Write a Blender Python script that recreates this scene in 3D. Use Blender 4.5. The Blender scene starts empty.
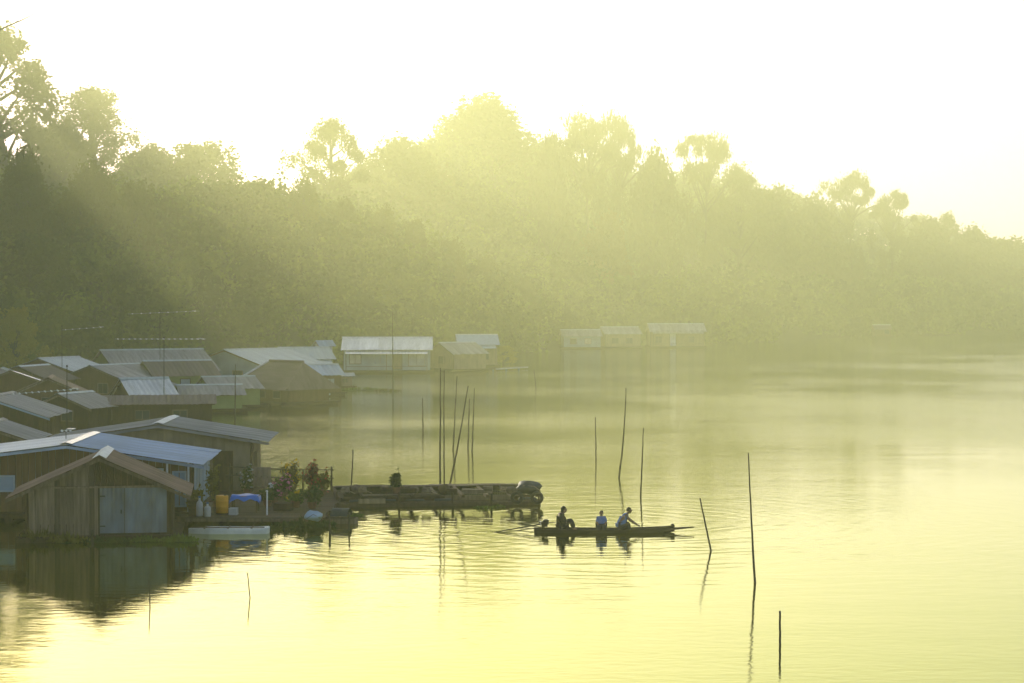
import bpy, bmesh, math, random
import numpy as np
from mathutils import Vector, Matrix, Euler

# ------------------------------------------------------------------ camera, sky, sun, exposure
sc = bpy.context.scene
C = sc.collection
R = math.radians
CAM_H, FPX, CX, CY, HORIZON = 10.0, 1911.0, 512.0, 341.5, 300.0
PITCH = math.atan((CY - HORIZON) / FPX)
cam_d = bpy.data.cameras.new('camera')
cam_d.sensor_width = 36.0
cam_d.lens = 36.0 * FPX / 1024.0
cam_d.clip_start = 0.5
cam_d.clip_end = 6000.0
cam = bpy.data.objects.new('camera', cam_d)
C.objects.link(cam)
cam.location = (0, 0, CAM_H)
cam.rotation_euler = (math.pi / 2 - PITCH, 0, 0)
sc.camera = cam

SUN_AZ, SUN_EL = R(-22.0), R(12.8)          # azimuth from +Y towards +X, elevation
world = bpy.data.worlds.new('World')
sc.world = world
world.use_nodes = True
wn = world.node_tree.nodes
wl = world.node_tree.links
wn.clear()
w_out = wn.new('ShaderNodeOutputWorld')
w_bg = wn.new('ShaderNodeBackground')
w_sky = wn.new('ShaderNodeTexSky')
w_sky.sky_type = 'NISHITA'
w_sky.sun_disc = False
w_sky.sun_elevation = SUN_EL
w_sky.sun_rotation = SUN_AZ
w_sky.air_density = 1.0
w_sky.dust_density = 1.0
w_sky.ozone_density = 1.0
w_bg.inputs['Strength'].default_value = 0.13
wl.new(w_sky.outputs[0], w_bg.inputs['Color'])
wl.new(w_bg.outputs[0], w_out.inputs['Surface'])

sun_d = bpy.data.lights.new('sun', 'SUN')
sun_d.energy = 5.0
sun_d.angle = R(0.5)
sun_d.color = (1.0, 0.93, 0.44)
sun = bpy.data.objects.new('sun', sun_d)
C.objects.link(sun)
sdir = Vector((math.sin(SUN_AZ) * math.cos(SUN_EL), math.cos(SUN_AZ) * math.cos(SUN_EL), math.sin(SUN_EL)))
sun.rotation_euler = sdir.to_track_quat('Z', 'Y').to_euler()
sun.location = sdir * 300

sc.view_settings.view_transform = 'Standard'
sc.view_settings.look = 'None'
sc.view_settings.exposure = 0.5
sc.view_settings.gamma = 1.0
sc.view_settings.use_curve_mapping = False
sc.render.engine = 'CYCLES'
sc.cycles.use_denoising = True
sc.cycles.max_bounces = 6
sc.cycles.diffuse_bounces = 3
sc.cycles.glossy_bounces = 3
sc.cycles.transmission_bounces = 3
sc.cycles.transparent_max_bounces = 6
sc.cycles.volume_bounces = 1
sc.cycles.sample_clamp_indirect = 6.0

HAZE_DENSITY = 0.0017
HAZE_COLOR = (0.96, 1.0, 0.54)
HAZE_G = 0.51

# ------------------------------------------------------------------ helpers
random.seed(7)
rng = np.random.default_rng(11)
_cp, _sp = math.cos(PITCH), math.sin(PITCH)


def ray(px, py):
    u, v = (px - CX) / FPX, (py - CY) / FPX
    return Vector((u, _cp - v * _sp, -_sp - v * _cp))


def P(px, py, Y):
    """world point seen at a pixel of the photograph, at ground distance Y"""
    d = ray(px, py)
    t = Y / d.y
    return Vector((d.x * t, Y, CAM_H + d.z * t))


def W(px, py, z=0.0):
    """world point seen at a pixel, on the level z"""
    d = ray(px, py)
    t = (z - CAM_H) / d.z
    return Vector((d.x * t, d.y * t, z))


def XY(px, Y):
    return ((px - CX) / FPX * Y * 1.0002, Y)


MATS = {}


def mat(name, color, rough=0.8, var=0.25, scale=3.0, metallic=0.0, bump=0.0, bscale=20.0, stretch=(1, 1, 1),
        color2=None, spec=0.3, transl=0.0, coord='Object', rndv=0.0):
    if name in MATS:
        return MATS[name]
    m = bpy.data.materials.new(name)
    m.use_nodes = True
    nt = m.node_tree
    n, l = nt.nodes, nt.links
    bsdf = n['Principled BSDF']
    out = n['Material Output']
    tc = n.new('ShaderNodeTexCoord')
    mp = n.new('ShaderNodeMapping')
    mp.inputs['Scale'].default_value = stretch
    l.new(tc.outputs[coord], mp.inputs['Vector'])
    nz = n.new('ShaderNodeTexNoise')
    nz.inputs['Scale'].default_value = scale
    nz.inputs['Detail'].default_value = 5.0
    l.new(mp.outputs[0], nz.inputs['Vector'])
    rp = n.new('ShaderNodeValToRGB')
    c = Vector(color)
    c2 = Vector(color2) if color2 else c * (1 - var)
    rp.color_ramp.elements[0].position = 0.3
    rp.color_ramp.elements[0].color = (*c2, 1)
    rp.color_ramp.elements[1].position = 0.7
    rp.color_ramp.elements[1].color = (*(c * (1 + 0.35 * var)), 1)
    l.new(nz.outputs['Fac'], rp.inputs['Fac'])
    col = rp.outputs['Color']
    if rndv:
        oi = n.new('ShaderNodeObjectInfo')
        hs = n.new('ShaderNodeHueSaturation')
        mr = n.new('ShaderNodeMapRange')
        mr.inputs['To Min'].default_value = 1 - rndv
        mr.inputs['To Max'].default_value = 1 + rndv
        l.new(oi.outputs['Random'], mr.inputs['Value'])
        l.new(mr.outputs[0], hs.inputs['Value'])
        l.new(col, hs.inputs['Color'])
        col = hs.outputs['Color']
    l.new(col, bsdf.inputs['Base Color'])
    bsdf.inputs['Roughness'].default_value = rough
    bsdf.inputs['Metallic'].default_value = metallic
    bsdf.inputs['Specular IOR Level'].default_value = spec
    if bump:
        bn = n.new('ShaderNodeTexNoise')
        bn.inputs['Scale'].default_value = bscale
        bn.inputs['Detail'].default_value = 4.0
        l.new(mp.outputs[0], bn.inputs['Vector'])
        bp = n.new('ShaderNodeBump')
        bp.inputs['Strength'].default_value = bump
        bp.inputs['Distance'].default_value = 0.05
        l.new(bn.outputs['Fac'], bp.inputs['Height'])
        l.new(bp.outputs[0], bsdf.inputs['Normal'])
    if transl:
        tr = n.new('ShaderNodeBsdfTranslucent')
        mx = n.new('ShaderNodeMixShader')
        mx.inputs[0].default_value = transl
        l.new(col, tr.inputs['Color'])
        l.new(bsdf.outputs[0], mx.inputs[1])
        l.new(tr.outputs[0], mx.inputs[2])
        l.new(mx.outputs[0], out.inputs['Surface'])
    MATS[name] = m
    return m


class MB:
    """collects shapes into one mesh"""

    def __init__(s):
        s.v, s.f = [], []

    def add(s, verts, faces):
        o = len(s.v)
        s.v.extend([tuple(p) for p in verts])
        s.f.extend([tuple(i + o for i in f) for f in faces])
        return s

    def box(s, c, size, rz=0.0, rx=0.0, ry=0.0):
        M = Matrix.Translation(c) @ Euler((rx, ry, rz)).to_matrix().to_4x4()
        h = Vector(size) / 2
        vs = [M @ Vector((sx * h.x, sy * h.y, sz * h.z)) for sz in (-1, 1) for sy in (-1, 1) for sx in (-1, 1)]
        return s.add(vs, [(0, 2, 3, 1), (4, 5, 7, 6), (0, 1, 5, 4), (2, 6, 7, 3), (0, 4, 6, 2), (1, 3, 7, 5)])

    def tube(s, pts, radii, n=7, cap=True):
        pts = [Vector(p) for p in pts]
        if not hasattr(radii, '__len__'):
            radii = [radii] * len(pts)
        vs, fs = [], []
        for i, p in enumerate(pts):
            a = pts[max(i - 1, 0)]
            b = pts[min(i + 1, len(pts) - 1)]
            t = (b - a).normalized()
            q = t.to_track_quat('Z', 'Y') if i == 0 else t0.rotation_difference(t) @ q
            t0 = t
            for k in range(n):
                an = 2 * math.pi * k / n
                vs.append(p + q @ Vector((math.cos(an) * radii[i], math.sin(an) * radii[i], 0)))
        for i in range(len(pts) - 1):
            for k in range(n):
                k2 = (k + 1) % n
                fs.append((i * n + k, i * n + k2, (i + 1) * n + k2, (i + 1) * n + k))
        if cap:
            fs.append(tuple(range(n))[::-1])
            fs.append(tuple((len(pts) - 1) * n + k for k in range(n)))
        return s.add(vs, fs)

    def lathe(s, prof, n=14, c=(0, 0, 0)):
        vs, fs = [], []
        for r, z in prof:
            for k in range(n):
                an = 2 * math.pi * k / n
                vs.append((c[0] + r * math.cos(an), c[1] + r * math.sin(an), c[2] + z))
        m = len(prof)
        for i in range(m - 1):
            for k in range(n):
                k2 = (k + 1) % n
                fs.append((i * n + k, i * n + k2, (i + 1) * n + k2, (i + 1) * n + k))
        fs.append(tuple(range(n))[::-1])
        fs.append(tuple((m - 1) * n + k for k in range(n)))
        return s.add(vs, fs)

    def lump(s, c, r, seed=0, n=10, m=7, amp=0.25):
        """uneven rounded heap"""
        rd = random.Random(seed)
        ph = [rd.uniform(0, 6.28) for _ in range(6)]
        vs, fs = [], []
        for i in range(m + 1):
            th = math.pi * i / m
            for k in range(n):
                an = 2 * math.pi * k / n
                w = 1 + amp * (math.sin(3 * an + ph[0] + 2 * th) * .5 + math.sin(2 * an + ph[1]) * .4 + math.sin(4 * th + ph[2] + an) * .5)
                vs.append((c[0] + r[0] * w * math.sin(th) * math.cos(an), c[1] + r[1] * w * math.sin(th) * math.sin(an),
                           c[2] + r[2] * (w if 0 < i < m else 1) * math.cos(th)))
        for i in range(m):
            for k in range(n):
                k2 = (k + 1) % n
                fs.append((i * n + k, (i + 1) * n + k, (i + 1) * n + k2, i * n + k2))
        return s.add(vs, fs)

    def mesh(s, name, material=None, smooth=False):
        me = bpy.data.meshes.new(name)
        me.from_pydata(s.v, [], s.f)
        if material:
            me.materials.append(material)
        if smooth:
            me.shade_smooth()
        me.update()
        return me

    def build(s, name, material, parent=None, smooth=False):
        return obj(name, s.mesh(name, material, smooth), parent)


def obj(name, me, parent=None, loc=None, rot=None, scale=None):
    o = bpy.data.objects.new(name, me)
    C.objects.link(o)
    if parent is not None:
        o.parent = parent
    if loc is not None:
        o.location = loc
    if rot is not None:
        o.rotation_euler = rot
    if scale is not None:
        o.scale = scale
    return o


def tag(o, label, cat, group=None):
    o['label'] = label
    o['category'] = cat
    if group:
        o['group'] = group
    return o


def thing(name, label, cat, loc=(0, 0, 0), rotz=0.0, group=None):
    o = obj(name, None, None, loc, (0, 0, rotz))
    o.empty_display_size = 0.3
    return tag(o, label, cat, group)


def structure(o, kind='structure'):
    o['kind'] = kind
    return o


def np_mesh(name, verts, faces4, material):
    me = bpy.data.meshes.new(name)
    nv, nf = len(verts), len(faces4)
    k = faces4.shape[1]
    me.vertices.add(nv)
    me.vertices.foreach_set('co', np.ascontiguousarray(verts, dtype=np.float32).ravel())
    me.loops.add(nf * k)
    me.loops.foreach_set('vertex_index', np.ascontiguousarray(faces4, dtype=np.int32).ravel())
    me.polygons.add(nf)
    me.polygons.foreach_set('loop_start', np.arange(0, nf * k, k, dtype=np.int32))
    me.update(calc_edges=True)
    if material:
        me.materials.append(material)
    return me


def smooth01(x):
    x = np.clip(x, 0, 1)
    return x * x * (3 - 2 * x)
# ------------------------------------------------------------------ water
def make_water():
    m = bpy.data.materials.new('river_water')
    m.use_nodes = True
    n, l = m.node_tree.nodes, m.node_tree.links
    b = n['Principled BSDF']
    b.inputs['Base Color'].default_value = (0.36, 0.355, 0.07, 1)
    b.inputs['Metallic'].default_value = 0.92
    b.inputs['Roughness'].default_value = 0.05
    b.inputs['Specular Tint'].default_value = (1.0, 0.99, 0.74, 1)
    b.inputs['IOR'].default_value = 1.33
    g = n.new('ShaderNodeNewGeometry')
    # small wind ripples, long swells, and the boat's wake
    mp1 = n.new('ShaderNodeMapping'); mp1.inputs['Scale'].default_value = (0.9, 1.7, 1)
    l.new(g.outputs['Position'], mp1.inputs['Vector'])
    n1 = n.new('ShaderNodeTexNoise'); n1.inputs['Scale'].default_value = 1.6; n1.inputs['Detail'].default_value = 4
    l.new(mp1.outputs[0], n1.inputs['Vector'])
    mp2 = n.new('ShaderNodeMapping'); mp2.inputs['Scale'].default_value = (0.22, 0.6, 1)
    mp2.inputs['Rotation'].default_value = (0, 0, R(8))
    l.new(g.outputs['Position'], mp2.inputs['Vector'])
    n2 = n.new('ShaderNodeTexNoise'); n2.inputs['Scale'].default_value = 0.7; n2.inputs['Detail'].default_value = 3
    l.new(mp2.outputs[0], n2.inputs['Vector'])
    # calm and ruffled patches
    n3 = n.new('ShaderNodeTexNoise'); n3.inputs['Scale'].default_value = 0.03; n3.inputs['Detail'].default_value = 3
    l.new(g.outputs['Position'], n3.inputs['Vector'])
    mr = n.new('ShaderNodeMapRange')
    mr.inputs['From Min'].default_value = 0.38; mr.inputs['From Max'].default_value = 0.62
    mr.inputs['To Min'].default_value = 0.3; mr.inputs['To Max'].default_value = 1.0
    l.new(n3.outputs['Fac'], mr.inputs['Value'])
    # the open reach is more ruffled than the sheltered water near the houses
    sp = n.new('ShaderNodeSeparateXYZ'); l.new(g.outputs['Position'], sp.inputs[0])
    op = n.new('ShaderNodeMapRange'); op.interpolation_type = 'SMOOTHSTEP'
    op.inputs['From Min'].default_value = 85; op.inputs['From Max'].default_value = 170
    op.inputs['To Min'].default_value = 1.0; op.inputs['To Max'].default_value = 4.5
    l.new(sp.outputs['Y'], op.inputs['Value'])
    opm = n.new('ShaderNodeMath'); opm.operation = 'MULTIPLY'
    l.new(mr.outputs[0], opm.inputs[0]); l.new(op.outputs[0], opm.inputs[1])
    mul = n.new('ShaderNodeMath'); mul.operation = 'MULTIPLY'
    l.new(n1.outputs['Fac'], mul.inputs[0]); l.new(opm.outputs[0], mul.inputs[1])
    s1 = n.new('ShaderNodeMath'); s1.operation = 'MULTIPLY'; s1.inputs[1].default_value = 0.011
    l.new(mul.outputs[0], s1.inputs[0])
    s2 = n.new('ShaderNodeMath'); s2.operation = 'MULTIPLY'; s2.inputs[1].default_value = 0.014
    l.new(n2.outputs['Fac'], s2.inputs[0])
    ad = n.new('ShaderNodeMath'); ad.operation = 'ADD'
    l.new(s1.outputs[0], ad.inputs[0]); l.new(s2.outputs[0], ad.inputs[1])
    # spreading rings of the boat's wash
    for (cx, cy, wl_, amp, rmax) in ((4.5, 86.0, 1.25, 0.0020, 30.0), (-4.0, 82.0, 0.9, 0.0014, 14.0)):
        sb = n.new('ShaderNodeVectorMath'); sb.operation = 'SUBTRACT'; sb.inputs[1].default_value = (cx, cy, 0)
        l.new(g.outputs['Position'], sb.inputs[0])
        ln = n.new('ShaderNodeVectorMath'); ln.operation = 'LENGTH'
        l.new(sb.outputs[0], ln.inputs[0])
        jt = n.new('ShaderNodeMath'); jt.operation = 'MULTIPLY_ADD'; jt.inputs[1].default_value = 4.5
        l.new(n2.outputs['Fac'], jt.inputs[0]); l.new(ln.outputs['Value'], jt.inputs[2])
        fq = n.new('ShaderNodeMath'); fq.operation = 'MULTIPLY'; fq.inputs[1].default_value = 6.283 / wl_
        l.new(jt.outputs[0], fq.inputs[0])
        sn = n.new('ShaderNodeMath'); sn.operation = 'SINE'
        l.new(fq.outputs[0], sn.inputs[0])
        fo = n.new('ShaderNodeMapRange'); fo.interpolation_type = 'SMOOTHSTEP'
        fo.inputs['From Min'].default_value = rmax; fo.inputs['From Max'].default_value = rmax * 0.25
        fo.inputs['To Min'].default_value = 0.0; fo.inputs['To Max'].default_value = amp
        l.new(ln.outputs['Value'], fo.inputs['Value'])
        ml = n.new('ShaderNodeMath'); ml.operation = 'MULTIPLY'
        l.new(sn.outputs[0], ml.inputs[0]); l.new(fo.outputs[0], ml.inputs[1])
        a2 = n.new('ShaderNodeMath'); a2.operation = 'ADD'
        l.new(ad.outputs[0], a2.inputs[0]); l.new(ml.outputs[0], a2.inputs[1])
        ad = a2
    bp = n.new('ShaderNodeBump'); bp.inputs['Strength'].default_value = 1.0; bp.inputs['Distance'].default_value = 1.0
    l.new(ad.outputs[0], bp.inputs['Height'])
    l.new(bp.outputs[0], b.inputs['Normal'])
    return m


WATER = make_water()
mb = MB()
mb.add([(-950, -150, 0), (950, -150, 0), (950, 950, 0), (-950, 950, 0)], [(0, 1, 2, 3)])
river = structure(mb.build('river', WATER))

# ------------------------------------------------------------------ terrain
T_PX = np.array([-4000, -1500, -700, -300, -120, -30, 0, 150, 260, 330, 420, 490, 560, 640, 720, 800, 870, 950, 1024, 1300, 1800, 4000], float)
T_S = np.array([45, 60, 105, 190, 230, 250, 255, 265, 275, 285, 300, 330, 395, 420, 440, 480, 515, 540, 560, 600, 620, 500], float)
T_H1 = np.array([10, 16, 56, 72, 62, 24, 18, 18, 16, 15, 12, 8, 5, 6, 6, 6, 6, 5, 5, 5, 5, 5], float)  # out-of-view left columns raised into a bluff to shade the near haze
T_H2 = np.array([18, 36, 46, 50, 42, 34, 36, 31, 20, 26, 34, 47, 43, 42, 38, 31, 30, 22, 15, 12, 12, 12], float)


def px_of(x, y):
    return np.clip(x / np.maximum(y, 4.0) * FPX + CX, -4000, 4000)


def shore_of(x, y):
    return np.interp(px_of(x, y), T_PX, T_S)


def ground_z(x, y):
    x = np.asarray(x, float); y = np.asarray(y, float)
    px = px_of(x, y)
    S = np.interp(px, T_PX, T_S)
    h1 = np.interp(px, T_PX, T_H1)
    h2 = np.interp(px, T_PX, T_H2)
    d = y - S + 3.0 * np.sin(x * 0.11 + 1.3) + 2.0 * np.sin(x * 0.043 + y * 0.05)
    a = np.clip(d / 50, 0, 1)
    b = smooth01((d - 95) / 105)
    z = -1.5 + 1.5 * np.clip((d + 6) / 6, 0, 1) + h1 * (0.35 * a + 0.65 * a * a * (3 - 2 * a)) + (h2 - h1) * b
    z = z + (np.sin(x * 0.07 + y * 0.031) * 1.2 + np.sin(x * 0.031 - y * 0.06 + 2) * 1.4) * a
    return z


MAT_SOIL = mat('forest_floor', (0.055, 0.05, 0.018), 0.95, 0.5, 0.15, bump=0.6, bscale=1.5)
gx = np.linspace(-900, 900, 241)
gy = np.linspace(6, 900, 150)
GX, GY = np.meshgrid(gx, gy)
GZ = ground_z(GX, GY)
nv = np.stack([GX.ravel(), GY.ravel(), GZ.ravel()], 1)
ii = np.arange(len(gy) - 1)[:, None] * len(gx) + np.arange(len(gx) - 1)[None, :]
q = np.stack([ii, ii + 1, ii + len(gx) + 1, ii + len(gx)], -1).reshape(-1, 4)
keep = nv[q][:, :, 2].max(1) > -1.4
hill = obj('hillside', np_mesh('hillside', nv, q[keep], MAT_SOIL))
hill.data.shade_smooth()
structure(hill)

# ------------------------------------------------------------------ foliage
MAT_LEAF = mat('forest_leaf', (0.20, 0.205, 0.014), 0.7, 0.45, 0.10, color2=(0.04, 0.056, 0.008), transl=0.5, rndv=0.18)
MAT_LEAF_S = mat('backlit_skyline_leaf', (0.15, 0.15, 0.03), 0.7, 0.4, 0.12, color2=(0.09, 0.095, 0.02), transl=0.55, rndv=0.15)  # brighter, more golden leaf colour puts in the backlight on skyline crowns
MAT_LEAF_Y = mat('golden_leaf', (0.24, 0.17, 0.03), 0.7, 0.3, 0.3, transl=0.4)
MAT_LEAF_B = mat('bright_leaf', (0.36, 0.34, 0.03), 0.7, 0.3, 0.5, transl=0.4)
MAT_BARK = mat('bark', (0.11, 0.085, 0.055), 0.95, 0.4, 2.0, bump=0.5, stretch=(1, 1, .3))


def cards(cen, size, outward=None):
    """leaf sprays: one bent diamond per centre"""
    n = len(cen)
    nrm = rng.normal(size=(n, 3))
    if outward is not None:
        nrm = nrm * 0.6 + outward
    nrm /= np.linalg.norm(nrm, axis=1, keepdims=True) + 1e-9
    t = rng.normal(size=(n, 3))
    t -= nrm * (t * nrm).sum(1, keepdims=True)
    t /= np.linalg.norm(t, axis=1, keepdims=True) + 1e-9
    b = np.cross(nrm, t)
    s = np.asarray(size).reshape(-1, 1) * rng.uniform(0.6, 1.3, (n, 1))
    w = s * rng.uniform(0.45, 0.8, (n, 1))
    v = np.stack([cen - t * s, cen + b * w + nrm * s * .2, cen + t * s, cen - b * w + nrm * s * .2], 1)
    return v.reshape(-1, 3)


def quads(n):
    return np.arange(n * 4).reshape(n, 4)


def clump_points(c, r, n, fill=0.35):
    """points through a lumpy ellipsoid, denser near its skin; returns points and outward directions"""
    d = rng.normal(size=(n, 3))
    d /= np.linalg.norm(d, axis=1, keepdims=True)
    rad = (fill + (1 - fill) * rng.random(n) ** 0.5) * np.clip(rng.normal(1.0, 0.16, n), .5, 1.6)
    lump = 1 + 0.22 * np.sin(d[:, 0] * 5 + c[0] * 3) + 0.2 * np.sin(d[:, 1] * 6 + c[1] * 2 + d[:, 2] * 4)
    p = np.asarray(c) + d * (rad * lump)[:, None] * np.asarray(r)
    return p, d


def tree_proto(kind, seed):
    """unit-height tree: returns (trunk mesh, crown mesh); crown about 0.6 wide"""
    rd = random.Random(seed)
    tr = MB()
    clumps = []
    if kind == 'round':
        th, ncl, base, cr = 0.55, 26, 0.30, 0.33
    elif kind == 'sparse':
        th, ncl, base, cr = 0.80, 24, 0.42, 0.30
    elif kind == 'umbrella':
        th, ncl, base, cr = 0.70, 22, 0.62, 0.46
    elif kind == 'tall':
        th, ncl, base, cr = 0.75, 22, 0.34, 0.22
    else:                                     # bush
        th, ncl, base, cr = 0.35, 22, 0.10, 0.50
    lean = rd.uniform(-.05, .05)
    tp = [(0, 0, -0.06), (lean * .3, 0, th * .35), (lean, .01, th * .7), (lean * 1.3, 0, th)]
    tr.tube(tp, [0.028, 0.020, 0.014, 0.006], 7)
    for i in range(ncl):
        an = i * 2.399 + rd.uniform(-.4, .4)
        t = (i + .5) / ncl
        if kind == 'umbrella':
            rr = cr * math.sqrt(t) * rd.uniform(.8, 1.05)
            z = 0.93 - 0.10 * (rr / cr) ** 2 + rd.uniform(-.15, .03)
            rr *= 1 + .25 * math.sin(an * 1.5 + seed)
            cs = (rd.uniform(.06, .15), rd.uniform(.06, .15), rd.uniform(.025, .055))
        elif kind == 'sparse':
            z = base + (0.95 - base) * t
            prof = math.sin(math.pi * min(1, (t * .85 + .2))) ** .6
            rr = cr * prof * rd.uniform(.35, 1.05)
            s = rd.uniform(.05, .095)
            cs = (s * 1.2, s * 1.2, s * .75)
        elif kind == 'tall':
            z = base + (0.93 - base) * t
            rr = cr * math.sin(math.pi * (t * .8 + .15)) * rd.uniform(.2, 1.0)
            s = rd.uniform(.07, .12)
            cs = (s, s, s * .9)
        else:
            z = base + (0.86 - base) * t
            rr = cr * math.sin(math.pi * min(1, t * .72 + .26)) ** .7 * rd.uniform(.35, .95)
            s = rd.uniform(.09, .16)
            cs = (s, s, s * .75)
        c = (rr * math.cos(an) + lean, rr * math.sin(an), z)
        clumps.append((c, cs))
        zs = max(th * .3, min(th * .95, z - rd.uniform(.10, .25)))
        f = zs / th
        st = Vector((lean * f, 0, zs))
        mid = st.lerp(Vector(c), .55) + Vector((0, 0, rd.uniform(-.03, .03)))
        tr.tube([st, mid, c], [0.009, 0.006, 0.002], 5, False)
    if kind == 'umbrella':                    # climbers and lower boughs that hide the bole
        for i in range(16):
            an = i * 2.4 + rd.uniform(-.5, .5)
            z = rd.uniform(.12, .72)
            rr = rd.uniform(.02, .34)
            clumps.append(((rr * math.cos(an), rr * math.sin(an), z), (rd.uniform(.09, .15), rd.uniform(.09, .15), rd.uniform(.05, .09))))
    pts, outs, sz = [], [], []
    for c, cs in clumps:
        nn = {'round': 300, 'sparse': 400, 'umbrella': 320, 'tall': 250, 'bush': 300}[kind]
        p, d = clump_points(c, cs, nn)
        pts.append(p); outs.append(d)
    pts = np.concatenate(pts); outs = np.concatenate(outs)
    s = {'round': .018, 'sparse': .0105, 'umbrella': .012, 'tall': .015, 'bush': .022}[kind]
    v = cards(pts, np.full(len(pts), s), outs * .5)
    return tr, v, len(pts)


PROTO = {}


def proto(kind, k, leafmat):
    key = (kind, k, leafmat.name)
    if key not in PROTO:
        base = PROTO.get((kind, k))
        if base is None:
            base = tree_proto(kind, hash_seed(kind, k))
            PROTO[(kind, k)] = base
        tr, v, n = base
        PROTO[key] = (tr.mesh('trunk', MAT_BARK, True), np_mesh('crown', v, quads(n), leafmat))
    return PROTO[key]


def hash_seed(kind, k):
    return {'round': 100, 'sparse': 200, 'umbrella': 300, 'tall': 400, 'bush': 500}[kind] + k


def plant_tree(name, label, kind, k, px, py_top, Y, wpx, leafmat=None, group=None, zbase=None):
    x, y = XY(px, Y)
    top = P(px, py_top, Y).z
    zb = float(ground_z(x, y)) if zbase is None else zbase
    h = max(top - zb, 3.0)
    wid = {'round': .86, 'sparse': .66, 'umbrella': 1.0, 'tall': .56, 'bush': 1.15}[kind]
    sx = wpx / FPX * Y / wid
    t = thing(name, label, 'tree', (x, y, zb), 0, group)
    t.scale = (sx, sx, h)
    a, b = proto(kind, k, leafmat or MAT_LEAF)
    obj('trunk', a, t)
    obj('crown', b, t)
    return t


HAZY = 'trees standing out on the skyline'
FRONT = 'trees along the shaded left ridge'
plant_tree('sparse_tree', 'tall open-crowned tree at the top left corner of the skyline', 'sparse', 0, 8, 22, 400, 165, MAT_LEAF_S, HAZY)
plant_tree('sparse_tree', 'pale hazy open-crowned tree just right of the tallest left tree', 'sparse', 1, 100, 84, 430, 120, MAT_LEAF_S, HAZY)
plant_tree('broad_tree', 'full hazy crown filling in between the two tall left trees', 'round', 3, 58, 112, 405, 100, MAT_LEAF_S, HAZY)
plant_tree('broad_tree', 'low hazy crown right of the pale open-crowned tree', 'round', 1, 152, 138, 425, 84, MAT_LEAF_S, HAZY)
plant_tree('spreading_tree', 'wide low-crowned hazy tree between the tall left trees and the skyline dip', 'round', 2, 205, 134, 400, 120, MAT_LEAF_S, HAZY)
plant_tree('sparse_tree', 'see-through lacy tree alone right of the skyline dip', 'sparse', 2, 328, 116, 400, 84, MAT_LEAF_S, HAZY)
plant_tree('broad_tree', 'hazy round tree between the lacy tree and the highest crown', 'round', 1, 400, 130, 450, 120, MAT_LEAF_S, HAZY)
plant_tree('broad_tree', 'largest round crown at the highest point of the hazy ridge', 'round', 0, 492, 90, 500, 124, MAT_LEAF_S, HAZY)
plant_tree('broad_tree', 'low round tree filling the gap right of the highest crown', 'round', 3, 546, 124, 505, 60, MAT_LEAF_S, HAZY)
plant_tree('umbrella_tree', 'flat-topped umbrella tree right of the highest crown', 'umbrella', 5, 590, 105, 510, 92, MAT_LEAF_S, HAZY)
plant_tree('umbrella_tree', 'small flat crown tucked right of the umbrella tree', 'umbrella', 3, 622, 120, 512, 52, MAT_LEAF_S, HAZY)
plant_tree('broad_tree', 'dense low tree on the level ridge right of the umbrella tree', 'round', 1, 655, 136, 505, 70, MAT_LEAF_S, HAZY)
plant_tree('umbrella_tree', 'flat crown ending the level ridge where the skyline steps down', 'umbrella', 2, 703, 128, 515, 66, MAT_LEAF_S, HAZY)
plant_tree('sparse_tree', 'lacy tree on the steep step of the skyline', 'sparse', 3, 742, 165, 530, 84, MAT_LEAF_S, HAZY)
plant_tree('broad_tree', 'round tree at the foot of the skyline step', 'round', 2, 772, 176, 545, 84, MAT_LEAF_S, HAZY)
plant_tree('broad_tree', 'low round tree left of the paired treetops on the right', 'round', 0, 818, 188, 560, 90, MAT_LEAF_S, HAZY)
plant_tree('umbrella_tree', 'taller of the paired treetops standing up on the right skyline', 'umbrella', 3, 853, 170, 572, 58, MAT_LEAF_S, HAZY)
plant_tree('umbrella_tree', 'smaller of the paired treetops on the right skyline', 'umbrella', 4, 893, 188, 576, 44, MAT_LEAF_S, HAZY)
plant_tree('broad_tree', 'round tree where the right skyline starts its last descent', 'round', 3, 922, 212, 590, 80, MAT_LEAF_S, HAZY)
plant_tree('sparse_tree', 'small lacy treetop on the last descent of the skyline', 'sparse', 0, 950, 211, 600, 44, MAT_LEAF_S, HAZY)
plant_tree('broad_tree', 'small round treetop near the right picture edge', 'round', 1, 972, 220, 600, 66, MAT_LEAF_S, HAZY)
plant_tree('broad_tree', 'last round treetop at the right picture edge', 'round', 2, 1010, 231, 605, 80, MAT_LEAF_S, HAZY)
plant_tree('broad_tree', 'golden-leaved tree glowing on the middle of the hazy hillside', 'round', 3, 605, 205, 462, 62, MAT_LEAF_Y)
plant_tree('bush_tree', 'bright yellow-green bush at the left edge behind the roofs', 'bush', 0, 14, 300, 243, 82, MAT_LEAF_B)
plant_tree('bush_tree', 'leafy bush on the bank right of the white-roofed floating houses', 'bush', 1, 503, 344, 296, 44, MAT_LEAF_B, None, 0.1)
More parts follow.
